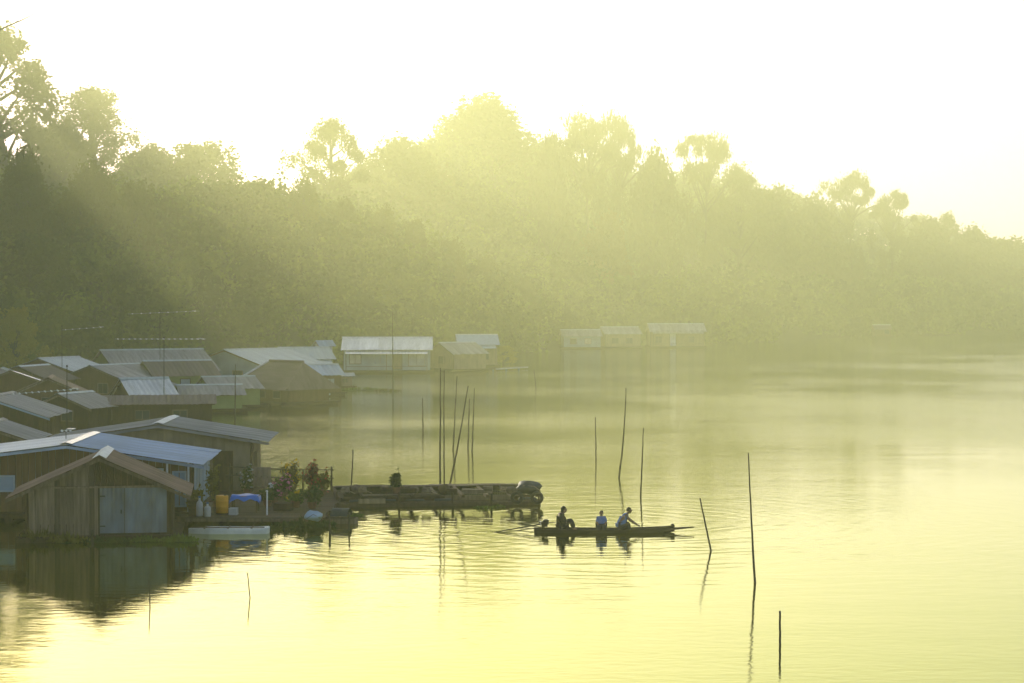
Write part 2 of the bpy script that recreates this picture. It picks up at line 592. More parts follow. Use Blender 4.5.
FT = [('round', 0, 30, 140, 285, 90, 'broad dark tree below the tallest left tree'),
      ('round', 1, 92, 152, 290, 80, 'dark round crown below the pale hazy tree'),
      ('round', 2, 138, 172, 292, 60, 'dark round crown where the left ridge begins to fall'),
      ('tall', 0, 172, 190, 296, 42, 'narrow dark treetop on the falling edge of the left ridge'),
      ('round', 3, 222, 180, 318, 66, 'olive round tree right of the fall in the left ridge'),
      ('round', 0, 262, 176, 322, 56, 'olive round tree under the skyline dip'),
      ('tall', 1, 304, 176, 318, 44, 'narrow dark treetop below the lacy tree'),
      ('tall', 2, 342, 196, 322, 46, 'pointed treetop right of the lacy tree on the front slope'),
      ('tall', 0, 385, 205, 330, 44, 'feathery treetop halfway down the front slope'),
      ('tall', 3, 418, 218, 334, 42, 'narrow treetop lower down the front slope'),
      ('round', 2, 452, 232, 345, 46, 'round olive treetop near the end of the front slope'),
      ('round', 1, 487, 250, 352, 44, 'small round treetop at the end of the front slope'),
      ('round', 3, 522, 272, 372, 44, 'last low round tree where the front slope meets the haze')]
for kind, k, px, py, Y, w, lab in FT:
    plant_tree('ridge_tree', lab, kind, k, px, py, Y, w, None, FRONT)

# the woods that nobody could count
def tinted_leaf():
    m = mat('wood_leaf', (0.15, 0.20, 0.012), 0.7, 0.45, 0.25, color2=(0.04, 0.065, 0.008), transl=0.45)
    nt = m.node_tree
    at = nt.nodes.new('ShaderNodeAttribute'); at.attribute_name = 'tint'
    hs = nt.nodes.new('ShaderNodeHueSaturation')
    rp = [n_ for n_ in nt.nodes if n_.type == 'VALTORGB'][0]
    nt.links.new(at.outputs['Fac'], hs.inputs['Value'])
    nt.links.new(rp.outputs['Color'], hs.inputs['Color'])
    for lk in list(nt.links):
        if lk.from_node == rp and lk.to_node != hs:
            nt.links.new(hs.outputs['Color'], lk.to_socket)
    return m


MAT_WOOD_LEAF = tinted_leaf()


def wood(name, label, n, px0, px1, d0, d1, rad, hgt, per, card, leaf):
    px = rng.uniform(px0, px1, n)
    S = np.interp(px, T_PX, T_S)
    Y = S + d0 + (d1 - d0) * rng.random(n)
    X = (px - CX) / FPX * Y
    Z = ground_z(X, Y)
    allv, tint = [], []
    for i in range(n):
        r = rng.uniform(*rad)
        n0 = sum(len(a_) for a_ in allv)
        h = rng.uniform(*hgt) * min(1.0, 0.45 + (Y[i] - S[i]) / 30)
        nl = 5
        for j in range(nl):
            a = rng.uniform(0, 6.28)
            rr = r * rng.uniform(0, .75)
            c = np.array([X[i] + rr * math.cos(a), Y[i] + rr * math.sin(a), Z[i] + h * rng.uniform(.45, .85)])
            s = r * rng.uniform(.42, .68)
            p, d = clump_points(c, (s, s, s * rng.uniform(.6, .9)), per // nl, .7)
            allv.append(cards(p, np.full(len(p), card), d * 1.3))
        # lower skirt of leaves down to the ground
        m = per // 6
        a = rng.uniform(0, 6.28, m)
        rr = r * np.sqrt(rng.random(m))
        p = np.stack([X[i] + rr * np.cos(a), Y[i] + rr * np.sin(a), Z[i] + h * rng.uniform(0, .5, m)], 1)
        allv.append(cards(p, np.full(m, card * 1.1)))
        tint += [rng.uniform(.45, 1.5)] * (sum(len(a_) for a_ in allv) - n0)
    v = np.concatenate(allv)
    me = np_mesh(name, v, quads(len(v) // 4), MAT_WOOD_LEAF)
    me.attributes.new('tint', 'FLOAT', 'POINT').data.foreach_set('value', np.array(tint, dtype=np.float32))
    o = obj(name, me)
    tag(o, label, 'forest')
    o['kind'] = 'stuff'
    return o


wood('near_wood', 'dense dark forest on the left slope behind the floating houses', 330, -420, 330, 0, 75, (3.2, 5.5), (9, 15), 620, .42, MAT_LEAF)
wood('middle_wood', 'olive forest on the front slope running down to the hazy shore', 190, 330, 600, 0, 62, (3.2, 5.5), (9, 14), 560, .45, MAT_LEAF)
wood('far_wood', 'pale hazy forest covering the far hillside', 560, 300, 1120, 95, 225, (4.0, 7.0), (11, 17), 540, .62, MAT_LEAF)
wood('shore_wood', 'hazy trees along the far right river bank', 300, 575, 1150, -2, 100, (3.5, 6.0), (8, 14), 560, .6, MAT_LEAF)
wood('upper_wood', 'hazy forest on the high ground behind the dark left slope', 170, -420, 330, 75, 180, (4.0, 7.0), (10, 15), 520, .6, MAT_LEAF)
# ------------------------------------------------------------------ building materials
WOOD = mat('grey_wood', (0.235, 0.172, 0.118), 0.85, 0.5, 1.4, stretch=(6, 6, .5), bump=0.4, bscale=8, rndv=0.45)
WOOD_D = mat('dark_wood', (0.095, 0.058, 0.032), 0.9, 0.5, 1.5, stretch=(4, 4, 1), bump=0.4, bscale=8, rndv=0.25)
WOOD_T = mat('tan_wood', (0.34, 0.25, 0.15), 0.85, 0.35, 1.2, stretch=(5, 5, .5), rndv=0.15)
BAMBOO = mat('bamboo', (0.10, 0.08, 0.05), 0.7, 0.5, 3.0, rndv=0.2)
TIN_BLUE = mat('blue_tin_roof', (0.36, 0.47, 0.68), 0.36, 0.25, 0.9, metallic=0.4, stretch=(.5, 3, 1), color2=(0.22, 0.28, 0.38), rndv=0.10)
TIN_ZINC = mat('zinc_roof', (0.74, 0.75, 0.75), 0.32, 0.3, 0.7, metallic=0.6, stretch=(.6, 3, 1), rndv=0.12)
TIN_RUST = mat('rusty_roof', (0.32, 0.20, 0.14), 0.7, 0.5, 1.2, metallic=0.15, stretch=(.5, 3, 1), color2=(0.16, 0.10, 0.065), rndv=0.22)
TIN_BROWN = mat('brown_roof', (0.21, 0.15, 0.125), 0.75, 0.35, 0.8, stretch=(.5, 3, 1), rndv=0.12)
TIN_GREY = mat('grey_roof', (0.40, 0.385, 0.38), 0.6, 0.35, 0.8, metallic=0.2, stretch=(.5, 3, 1), color2=(0.17, 0.15, 0.135), rndv=0.15)
TIN_PALE = mat('pale_roof', (0.52, 0.58, 0.58), 0.5, 0.2, 0.6, metallic=0.2, stretch=(.5, 3, 1), rndv=0.08)
TIN_LBLUE = mat('light_blue_roof', (0.36, 0.47, 0.60), 0.45, 0.25, 0.6, metallic=0.3, stretch=(.5, 3, 1), rndv=0.1)
SHEET_BG = mat('blue_grey_sheet', (0.19, 0.225, 0.255), 0.7, 0.3, 1.3, metallic=0.1, stretch=(2, 2, .6), color2=(0.135, 0.14, 0.14), rndv=0.12)
WHITE = mat('white_paint', (0.85, 0.85, 0.82), 0.6, 0.15, 2.0)
OFFWHITE = mat('weathered_white', (0.56, 0.57, 0.55), 0.7, 0.25, 1.0)
WALL_GREEN = mat('green_wall', (0.30, 0.36, 0.13), 0.8, 0.25, 0.8, rndv=0.1)
WALL_BLUE = mat('pale_blue_wall', (0.36, 0.44, 0.50), 0.8, 0.25, 0.8, rndv=0.1)
WALL_TAN = mat('tan_wall', (0.33, 0.255, 0.16), 0.85, 0.3, 0.8, stretch=(3, 3, 1), rndv=0.1)
WALL_BROWN = mat('brown_wall', (0.17, 0.095, 0.048), 0.85, 0.35, 0.8, stretch=(4, 4, 1), rndv=0.15)
GLASS = mat('dark_pane', (0.05, 0.06, 0.065), 0.15, 0.2, 1.0, spec=0.6)
GLASS_B = mat('blue_pane', (0.22, 0.33, 0.46), 0.25, 0.2, 1.0, spec=0.6)
BLACK = mat('black_metal', (0.02, 0.02, 0.022), 0.5, 0.3, 4.0)
STEEL = mat('antenna_metal', (0.55, 0.55, 0.52), 0.4, 0.2, 3.0, metallic=0.7)
FLOAT_BLUE = mat('blue_drum', (0.06, 0.16, 0.34), 0.5, 0.3, 2.0, rndv=0.15)


def corr_sheet(width, slope_len, dz, pitch, amp=0.018, seed=0):
    """corrugated sheet: starts at the ridge line (x 0), runs to +x falling by dz; y 0..width"""
    n = max(2, int(round(width / pitch * 2)))
    rows = 4
    v, f = [], []
    rd = random.Random(seed)
    sag = [0, rd.uniform(-.012, .004), rd.uniform(-.012, .004), rd.uniform(-.01, .01)]
    for r in range(rows):
        t = r / (rows - 1)
        for i in range(n + 1):
            z = -dz * t + (amp if i % 2 else -amp) + sag[r]
            v.append((slope_len * t, width * i / n, z))
    for r in range(rows - 1):
        for i in range(n):
            a = r * (n + 1) + i
            f.append((a, a + 1, a + n + 2, a + n + 1))
    # thickness
    m = len(v)
    v += [(x, y, z - .012) for x, y, z in v]
    f += [tuple(j + m for j in q[::-1]) for q in f]
    for i in range(n):
        e = (rows - 1) * (n + 1)
        f.append((e + i, e + i + 1, e + i + 1 + m, e + i + m))
    for r in range(rows - 1):
        a, b = r * (n + 1), (r + 1) * (n + 1)
        f.append((a, b, b + m, a + m))
        f.append((a + n, a + n + m, b + n + m, b + n))
    mb = MB()
    mb.add(v, f)
    return mb


def mirror_x(mb):
    m = MB()
    m.add([(-x, y, z) for x, y, z in mb.v], [tuple(q[::-1]) for q in mb.f])
    return m


def gable_house(name, label, loc, rot, hwl, hwr, L, wall_h, rise, roof, wall, roof_l=None, over=0.45, front=0.35, back=0.3,
                sheets=5, pitch=0.16, cap=None, cap_full=True, planks=None, front_open=False, windows=(), door=None, raft=1.0,
                wall_side=None, posts=True, cat='house', group=None, base=0.4, gable_mat=None, fascia=None, porch=False):
    """front gable in the local plane y=0, ridge running to +y. hwl / hwr: half widths left and right of the ridge"""
    h = thing(name, label, cat, (loc[0], loc[1], 0), R(rot), group)
    zr = base + wall_h + rise

    def wtop(x):
        return zr - rise * (abs(x) / (hwl if x < 0 else hwr)) - 0.05

    # floating raft: deck and the logs under it
    if raft:
        w = hwl + hwr + 2 * raft * .5
        mx = (hwr - hwl) / 2
        d = MB()
        d.box((mx, L / 2, base - .05), (w, L + raft, .10))
        d.box((mx, -raft * .5 + .05, base - .16), (w, .1, .12))
        d.build('deck', WOOD_D, h)
        nl = max(3, int(w / 1.6))
        lm = MB().tube([(0, -raft * .5, 0), (0, L + raft * .5, 0)], .2, 8).mesh('float_log', WOOD_D)
        for i in range(nl):
            obj('float_log', lm, h, (mx - w / 2 + w * (i + .5) / nl, 0, base - .32))
    # walls
    ws = wall_side or wall
    z0 = base
    if planks:
        x = -hwl
        rd = random.Random(int(loc[1] * 10))
        while x < hwr - .02:
            x2 = min(hwr, x + planks * rd.uniform(.8, 1.2))
            if hwr - x2 < planks * .4:
                x2 = hwr
            a, b = x + .008, x2 - .008
            o = rd.uniform(-.012, .012)
            lo = z0 + rd.uniform(-.04, .02)
            pts = [a, b] if a * b > 0 or planks > 10 else [a, 0, b]
            fr = [(p, o, lo) for p in pts] + [(p, o, wtop(p)) for p in pts[::-1]]
            k = len(fr)
            m = MB()
            m.add(fr + [(p, y + .03, z) for p, y, z in fr],
                  [tuple(range(k)), tuple(range(k, 2 * k))[::-1]] + [(i, i + k, (i + 1) % k + k, (i + 1) % k) for i in range(k)])
            mt = wall(0.5 * (a + b)) if callable(wall) else wall
            m.build('plank', mt, h)
            x = x2
    elif not front_open:
        m = MB()
        fr = [(-hwl, 0, z0), (hwr, 0, z0), (hwr, 0, wtop(hwr)), (0, 0, wtop(0)), (-hwl, 0, wtop(-hwl))]
        m.add(fr + [(x, .06, z) for x, y, z in fr], [(0, 1, 2, 3, 4), (9, 8, 7, 6, 5)] + [(i, i + 5, (i + 1) % 5 + 5, (i + 1) % 5) for i in range(5)])
        m.build('gable_wall', gable_mat or (wall if not callable(wall) else WOOD), h)
    wm = ws if not callable(ws) else WOOD
    m = MB()
    fr = [(-hwl, 0, z0), (hwr, 0, z0), (hwr, 0, wtop(hwr)), (0, 0, wtop(0)), (-hwl, 0, wtop(-hwl))]
    m.add([(x, L, z) for x, y, z in fr] + [(x, L - .06, z) for x, y, z in fr], [(4, 3, 2, 1, 0), (5, 6, 7, 8, 9)] + [(i, (i + 1) % 5, (i + 1) % 5 + 5, i + 5) for i in range(5)])
    m.build('gable_wall', wm, h)
    for s, hw in ((-1, hwl), (1, hwr)):
        m = MB()
        zt = wtop(s * hw)
        m.box((s * (hw - .035), L / 2, (z0 + zt) / 2), (.06, L - .14, zt - z0))
        nb = max(2, int(L / 1.1))
        for i in range(nb + 1):
            m.box((s * (hw + .012), .06 + (L - .12) * i / nb, (z0 + zt) / 2), (.03, .07, zt - z0))
        m.build('side_wall', wm, h)
    # roof sheets
    k_l, k_r = rise / hwl, rise / hwr
    tot = L + front + back
    wsheet = tot / sheets
    for s, hw, k, rm in ((-1, hwl, k_l, roof_l or roof), (1, hwr, k_r, roof)):
        run = hw + over
        for v in range(2):
            cm = corr_sheet(wsheet + .06, run, run * k, pitch, seed=v + int(loc[1]))
            if s < 0:
                cm = mirror_x(cm)
            me = cm.mesh('roof_sheet', rm)
            for i in range(v, sheets, 2):
                jit = random.uniform(-.012, .012)
                obj('roof_sheet', me, h, (0, -front + i * wsheet, zr + .045 + (i % 2) * .014), (0, jit * .4, 0))
        # fascia board under the front rake
        m = MB()
        a = Vector((0, -front + .05, zr - .04))
        b = Vector((s * run, -front + .05, zr - .04 - run * k))
        q = [a, b, b + Vector((0, 0, -.13)), a + Vector((0, 0, -.13))]
        m.add(q + [p + Vector((0, .04, 0)) for p in q], [(0, 1, 2, 3), (7, 6, 5, 4), (0, 4, 5, 1), (1, 5, 6, 2), (2, 6, 7, 3), (3, 7, 4, 0)])
        m.build('fascia_board', fascia or WOOD, h)
        # rafters under the sheets
        m = MB()
        for t in (.35, .9):
            m.box((s * run * t, L / 2, zr - run * k * t - .04), (.08, tot - .2, .08))
        m.build('purlin', WOOD_D, h)
    if cap:
        c = MB()
        y0, y1 = (-front - .05, L + back + .05) if cap_full else (-front - .06, -front + 1.1)
        for s, k in ((-1, k_l), (1, k_r)):
            wv = .28
            q = [(0, y0, zr + .12), (s * wv, y0, zr + .10 - wv * k), (s * wv, y1, zr + .10 - wv * k), (0, y1, zr + .12)]
            q2 = [(x, y, z - .02) for x, y, z in q]
            c.add(q + q2, [(0, 1, 2, 3), (7, 6, 5, 4), (0, 4, 5, 1), (1, 5, 6, 2), (2, 6, 7, 3), (3, 7, 4, 0)])
        c.build('ridge_cap', cap, h)
    # corner posts carrying the eaves
    if posts:
        pm = {}
        for s, hw, k in ((-1, hwl, k_l), (1, hwr, k_r)):
            x = s * (hw + .02)
            MB().tube([(x, -.04, z0), (x, -.04, wtop(s * hw) + .02)], .06, 8).build('post', WOOD_D, h)
    # openings: (face, u, z, w, h, pane material) face 'f' front, 'r' right side, 'l' left side
    for face, u, z, ww, hh, pm in list(windows) + ([door] if door else []):
        isd = door is not None and (face, u, z, ww, hh, pm) == door
        if face == 'f':
            cpos, rz = Vector((u, -.03, base + z)), 0
        elif face == 'r':
            cpos, rz = Vector((hwr + .045, u, base + z)), math.pi / 2
        else:
            cpos, rz = Vector((-hwl - .045, u, base + z)), -math.pi / 2
        M = Matrix.Translation(cpos) @ Matrix.Rotation(rz, 4, 'Z')
        fm = MB()
        t = .07
        for bx in (((-ww / 2 - t / 2, 0, 0), (t, .07, hh + 2 * t)), ((ww / 2 + t / 2, 0, 0), (t, .07, hh + 2 * t)),
                   ((0, 0, hh / 2 + t / 2), (ww, .066, t)), ((0, 0, -hh / 2 - t / 2), (ww, .066, t))):
            fm.box(M @ Vector(bx[0]), bx[1], rz)
        if isd:
            d = MB().box(M @ Vector((0, .01, 0)), (ww, .04, hh), rz).build('door', pm, h)
            fm.build('door_frame', WOOD_D, d)
        else:
            wo = fm.build('window', WOOD if pm is not GLASS_B else WALL_BLUE, h)
            MB().box(M @ Vector((0, .012, 0)), (ww, .02, hh), rz).build('pane', pm, wo)
            MB().box(M @ Vector((0, -.005, 0)), (.04, .03, hh), rz).build('mullion', WOOD, wo)
    if porch:
        # lean-to porch on the right side: sloping sheet on thin posts, with a rail
        zt = wtop(hwr) - .12
        m = MB()
        q = [(hwr + .05, .3, zt), (hwr + 1.5, .3, zt - .45), (hwr + 1.5, L - .3, zt - .45), (hwr + .05, L - .3, zt)]
        m.add(q + [(x, y, z - .03) for x, y, z in q], [(0, 1, 2, 3), (7, 6, 5, 4), (0, 4, 5, 1), (1, 5, 6, 2), (2, 6, 7, 3), (3, 7, 4, 0)])
        m.build('porch_roof', roof, h)
        for i in range(3):
            y = .4 + (L - .8) * i / 2
            MB().tube([(hwr + 1.4, y, base - .2), (hwr + 1.4, y, zt - .44)], .05, 6).build('porch_post', WOOD, h)
        MB().box((hwr + 1.4, L / 2, base + .55), (.05, L - .8, .06)).build('porch_rail', WOOD, h)
        MB().box((hwr + .8, L / 2, base - .12), (1.5, L - .4, .1)).build('porch_deck', WOOD_D, h)
    return h


# ------------------------------------------------------------------ the three near houses
def shed_wall(x):
    return WOOD if x < -0.15 else WOOD_D


GH = gable_house
shed = GH('boat_shed', 'small grey plank shed at the water edge with rusty gable roof and white ridge cap', (-17.12, 79.3), 8, 2.95, 2.88, 4.2,
          1.98, 1.30, TIN_RUST, shed_wall, over=.85, front=.45, sheets=5, pitch=.2, cap=WHITE, cap_full=True, planks=.27, base=.22, raft=.9,
          wall_side=WOOD, cat='shed', fascia=WOOD)
# the lighter sheet-metal door and its panel on the right half of the shed front
for x0, x1, nm, mt in ((-.02, .98, 'sheet_door', SHEET_BG), (1.0, 2.72, 'sheet_panel', SHEET_BG)):
    n = int((x1 - x0) / .085)
    v = []
    for i in range(n + 1):
        for z in (.30, 2.18):
            v.append((x0 + (x1 - x0) * i / n, -.05 - (.018 if i % 2 else 0), z))
    f = [(2 * i, 2 * i + 2, 2 * i + 3, 2 * i + 1) for i in range(n)]
    m = MB(); m.add(v, f)
    m.add([(x, y + .03, z) for x, y, z in v], [q[::-1] for q in f])
    d = m.build(nm, mt, shed)
    if nm == 'sheet_door':
        MB().box((.86, -.10, 1.2), (.05, .05, .16)).build('door_handle', BLACK, d)
        for zz in (.6, 1.85):
            MB().box((.10, -.085, zz), (.22, .02, .05)).build('hinge', BLACK, d)
MB().box((-.16, -.05, 1.25), (.14, .10, 2.1)).build('post', WOOD, shed)
MB().box((0, -.06, 2.23), (5.7, .06, .08)).build('wall_rail', WOOD, shed)

blue = GH('floating_house', 'floating house with a wide blue tin roof directly behind the plank shed', (-20.1, 86.4), 2.5, 7.4, 5.6, 6.6, 2.2, .86,
          TIN_BLUE, WALL_BROWN, roof_l=TIN_ZINC, over=.55, front=.5, sheets=6, pitch=.2, cap=TIN_ZINC, cap_full=True, planks=.32, base=.42, raft=1.6,  # left slope coloured pale for the sun on it, right slope stays blue
          wall_side=WALL_BLUE, fascia=TIN_BLUE, windows=[('f', -3.4, 1.28, 1.9, .62, GLASS_B), ('f', 5.0, 1.0, .5, 1.5, GLASS_B)],
          door=('f', 3.9, 1.0, .8, 1.9, WALL_BLUE))
for x in (3.3, 4.5, 5.45):
    MB().tube([(x, -.38, .4), (x, -.38, 2.65)], .05, 8).build('veranda_post', OFFWHITE, blue)

tan = GH('floating_house', 'tan-walled floating house with grey-brown roof, rearmost of the three near houses', (-17.8, 96.3), 2.5, 5.1, 4.6, 5.4, 2.65, .74,
         TIN_GREY, WALL_TAN, over=.95, front=.5, sheets=5, pitch=.2, cap=WHITE, cap_full=True, planks=.4, base=.36, raft=1.2, wall_side=WALL_TAN,
         fascia=TIN_GREY, windows=[('r', 2.2, 1.3, 1.0, .9, GLASS)], door=('f', 3.2, 1.0, .85, 1.9, WOOD_D))

# ------------------------------------------------------------------ houses of the middle cluster
def H(px, Y, *a, **k):
    x, y = XY(px, Y)
    k.setdefault('name', 'floating_house')
    nm = k.pop('name'); lab = k.pop('label')
    return GH(nm, lab, (x, y), *a, **k)


G_MID = 'floating houses of the middle cluster'
far = dict(sheets=5, pitch=.5, cap=TIN_PALE, group=G_MID)
H(103, 205, -60, 5.0, 5.0, 11, 2.1, 2.1, TIN_GREY, WALL_GREEN, porch=True, label='long grey-roofed house with yellow-green gable, farthest back under the forest', windows=[('f', 0, 1.2, 1.4, 1.0, GLASS)], **far)
H(146, 186, -64, 3.1, 3.1, 6.2, 2.4, 1.25, TIN_BROWN, WALL_GREEN, label='small green-walled house right of the white-roofed hut', door=('r', 3.0, 1.0, .9, 1.9, WALL_BLUE), windows=[('r', 1.2, 1.3, .9, .9, GLASS), ('r', 4.9, 1.3, .9, .9, GLASS)], **far)
H(92, 182, -32, 4.6, 4.6, 6, 2.0, 1.35, TIN_GREY, WALL_BROWN, porch=True, label='grey-roofed brown house left of the white-roofed hut', windows=[('f', 1.4, 1.2, 1.2, .9, GLASS)], **far)
H(123, 165, -58, 2.5, 2.5, 3.8, 1.35, 1.45, TIN_ZINC, WALL_BROWN, label='little hut with bright white tin roof and dark gable', over=.7, door=('f', 0, .7, .9, 1.3, WOOD_D), **far)
H(226, 211, -42, 6.2, 6.4, 8.5, 2.55, 1.55, TIN_PALE, WALL_BLUE, porch=True, label='largest pale blue-roofed house of the middle cluster', windows=[('f', 2.0, 1.4, 1.6, .8, GLASS), ('f', -2.5, 1.4, 1.6, .8, GLASS)], **far)
H(281, 222, -72, 3.2, 3.2, 5.4, 2.9, 1.15, TIN_PALE, WALL_BLUE, porch=True, label='pale green-roofed house at the right end of the middle cluster', windows=[('r', 2.7, 1.5, 1.4, .9, GLASS)], **far)
H(318, 226, -60, .8, .8, 1.5, 4.3, .5, TIN_LBLUE, OFFWHITE, label='narrow raised cabin with a small blue roof beside the pale green roof', name='raised_cabin', cat='hut', over=.35, sheets=2, pitch=.5, raft=.8, windows=[('r', .75, 3.2, .6, .7, GLASS)])

def hip_house(name, label, loc, rotz, L, D, inset, base, eave, ridge, roof, wall, lit_hip_mat):
    """hipped roof; origin at the front left eave corner, x along the front, y to the back"""
    h = thing(name, label, 'house', (loc[0], loc[1], 0), R(rotz), G_MID)
    MB().box((L / 2, D / 2, base - .06), (L, D, .12)).build('deck', WOOD_D, h)
    lm_ = MB().tube([(0, -.2, 0), (0, D + .2, 0)], .2, 8).mesh('float_log', WOOD_D)
    for i_ in range(6):
        obj('float_log', lm_, h, (L * (i_ + .5) / 6, 0, base - .3))
    o = .8
    for c_, s_ in (((L / 2, o, (base + eave) / 2), (L - 2 * o, .08, eave - base)), ((L / 2, D - o, (base + eave) / 2), (L - 2 * o, .08, eave - base)),
                   ((o, D / 2, (base + eave) / 2), (.08, D - 2 * o - .1, eave - base)), ((L - o, D / 2, (base + eave) / 2), (.08, D - 2 * o - .1, eave - base))):
        MB().box(c_, s_).build('wall', wall, h)
    a_, b_, c_, d_ = Vector((0, 0, eave)), Vector((L, 0, eave)), Vector((L, D, eave)), Vector((0, D, eave))
    r0, r1 = Vector((inset, D / 2, ridge)), Vector((L - inset * .6, D / 2, ridge))
    dn = Vector((0, 0, -.06))
    for f_ in ([a_, b_, r1, r0], [b_, c_, r1], [c_, d_, r0, r1], [d_, a_, r0]):
        k_ = len(f_)
        MB().add(f_ + [p + dn for p in f_], [tuple(range(k_)), tuple(range(k_, 2 * k_))[::-1]] + [(i_, i_ + k_, (i_ + 1) % k_ + k_, (i_ + 1) % k_) for i_ in range(k_)]).build('roof_slope', roof, h)
    for p_, q_, m_ in ((a_, r0, lit_hip_mat), (b_, r1, roof), (r0, r1, roof)):  # front left hip coloured paler than the roof to show it lit
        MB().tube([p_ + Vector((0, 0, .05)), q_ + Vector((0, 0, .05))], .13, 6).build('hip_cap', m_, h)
    for x_ in (2.4, 4.6, 6.8):
        w_ = MB().box((x_, o - .06, base + .7), (1.1, .05, .8)).build('window', WOOD, h)
        MB().box((x_, o - .095, base + .7), (.94, .02, .64)).build('pane', GLASS, w_)
    return h


hip_house('floating_house', 'house with a big hipped brown roof and one hip edge coloured pale as if lit', (-27.6, 184), -43.5, 9.2, 6.6, 2.6, .4, 1.6, 4.1, TIN_BROWN, WALL_BROWN, TIN_ZINC)
H(205, 176, -66, 2.8, 2.8, 4.4, 1.6, .9, TIN_GREY, WALL_GREEN, label='low grey-roofed house in front of the pale blue roof', **far)
H(40, 196, -25, 4.2, 4.2, 6, 2.4, 1.2, TIN_PALE, WALL_BROWN, label='pale-roofed house behind the antenna at the left edge', windows=[('f', 1.0, 1.2, 1.2, .9, GLASS)], **far)
H(10, 160, 20, 3.6, 3.6, 6, 2.4, 1.3, TIN_ZINC, WALL_BROWN, roof_l=TIN_GREY, label='house with one pale roof slope, half cut by the left picture edge', sheets=5, pitch=.5, cap=TIN_PALE, group=G_MID, windows=[('f', 1.2, 1.2, 1.0, .9, GLASS), ('f', 2.5, 1.2, .6, .9, GLASS)])
H(48, 158, 10, 2.6, 2.6, 5, 2.0, 1.15, TIN_RUST, WALL_BROWN, label='rusty-roofed brown house next to the left edge house', sheets=5, pitch=.5, cap=TIN_RUST, group=G_MID, windows=[('f', 0, 1.1, 1.0, .8, GLASS)])
H(-12, 126, 0, 4.0, 3.3, 6, 2.1, 1.1, TIN_GREY, WOOD_D, label='dark house at the left edge with a grey roof and pale blue eave', sheets=6, pitch=.4, cap=TIN_GREY, group=G_MID, over=.8, fascia=TIN_LBLUE, planks=.5)
H(-18, 106, 0, 2.6, 2.4, 4, 1.9, .8, TIN_GREY, WOOD_D, label='low grey roof at the left edge behind the blue tin roof', name='lean_to', cat='shed', sheets=4, pitch=.3, cap=TIN_GREY)
H(296, 200, -70, 2.4, 2.6, 4.2, 1.9, .9, TIN_LBLUE, WALL_BROWN, label='brown-walled house squeezed between the hipped roof and the houseboat', windows=[('r', 1.0, 1.0, .8, .8, GLASS), ('r', 3.0, 1.0, .8, .8, OFFWHITE)], **far)
H(180, 170, -74, 2.0, 2.2, 5.2, 1.3, .7, TIN_GREY, WALL_GREEN, label='low grey shed roof in front of the green-walled house', **far)
H(60, 142, -20, 2.2, 2.4, 4.0, 1.7, .9, TIN_GREY, WOOD_D, label='small grey-roofed hut just behind the dark plank shack', windows=[('f', .6, 1.0, .9, .7, GLASS)], **far)
H(20, 178, -15, 3.0, 3.0, 5.0, 2.2, 1.2, TIN_BROWN, WALL_TAN, label='brown-roofed tan house in the second row at the left edge', windows=[('f', .8, 1.2, 1.0, .9, GLASS)], **far)
# long dark shack with open front rail
H(84, 146, -80, 2.2, 2.2, 9.6, 1.75, .5, TIN_BROWN, WOOD_D, label='long low dark plank shack behind the near roofs', name='plank_shack', cat='shed', sheets=8, pitch=.4, cap=None, windows=[('r', 1.6, .9, 1.0, .6, GLASS), ('r', 4.4, .9, 1.0, .6, GLASS), ('r', 7.2, .9, 1.0, .6, GLASS)])
# small orange-brown houseboat
H(327, 214, -78, 1.0, 1.0, 2.7, 1.1, .30, OFFWHITE, WALL_TAN, label='tiny orange-brown houseboat with white top moored beside the middle cluster', name='houseboat', cat='houseboat', over=.2, sheets=3, pitch=.4, windows=[('r', .8, .6, .5, .4, GLASS), ('r', 1.9, .6, .5, .4, GLASS)])

# ------------------------------------------------------------------ houses across the bend
G_FAR = 'hazy floating houses at the bend'
farr = dict(sheets=5, pitch=.8, group=G_FAR)
H(345, 265, -88, 3.9, 3.9, 11.8, 2.9, 1.5, TIN_ZINC, WALL_BLUE, porch=True, label='long hazy house with white roof and pale blue wall at the bend', cap=TIN_ZINC, wall_side=WALL_BLUE,
  windows=[('r', 1.6, 1.5, 1.5, 1.2, OFFWHITE), ('r', 5.0, 1.5, 1.5, 1.2, GLASS_B), ('r', 10.0, 1.4, 2.2, 1.6, OFFWHITE)], door=('r', 7.4, 1.2, 1.1, 2.1, WALL_TAN), **farr)
H(441, 268, -58, 3.6, 3.6, 5.2, 2.2, 1.4, TIN_GREY, WALL_TAN, label='hazy grey-roofed house touching the long white-roofed one', cap=TIN_PALE, windows=[('f', 0, 1.2, 1.4, 1.0, GLASS)], **farr)
H(458, 286, -84, 3.2, 3.2, 5.6, 3.1, 1.3, TIN_LBLUE, WALL_TAN, porch=True, label='hazy pale-roofed house ending the row at the bend', cap=TIN_PALE, windows=[('r', 1.6, 1.4, 1.0, 1.2, OFFWHITE), ('r', 3.8, 1.4, 1.0, 1.2, GLASS)], **farr)
H(562, 392, -86, 3.2, 3.2, 7.6, 2.3, 1.2, TIN_GREY, WALL_BLUE, label='faint bluish house left of the two far shore houses', cap=TIN_PALE, windows=[('r', 2, 1.2, 1.2, 1.0, GLASS), ('r', 5, 1.2, 1.2, 1.0, OFFWHITE)], **farr)
H(602, 396, -80, 3.4, 3.4, 7.4, 2.7, 1.3, TIN_GREY, WALL_TAN, label='faint grey-roofed house in the middle of the far shore houses', cap=TIN_PALE, windows=[('r', 2, 1.2, 1.2, 1.0, GLASS), ('r', 5, 1.2, 1.2, 1.0, GLASS)], **farr)
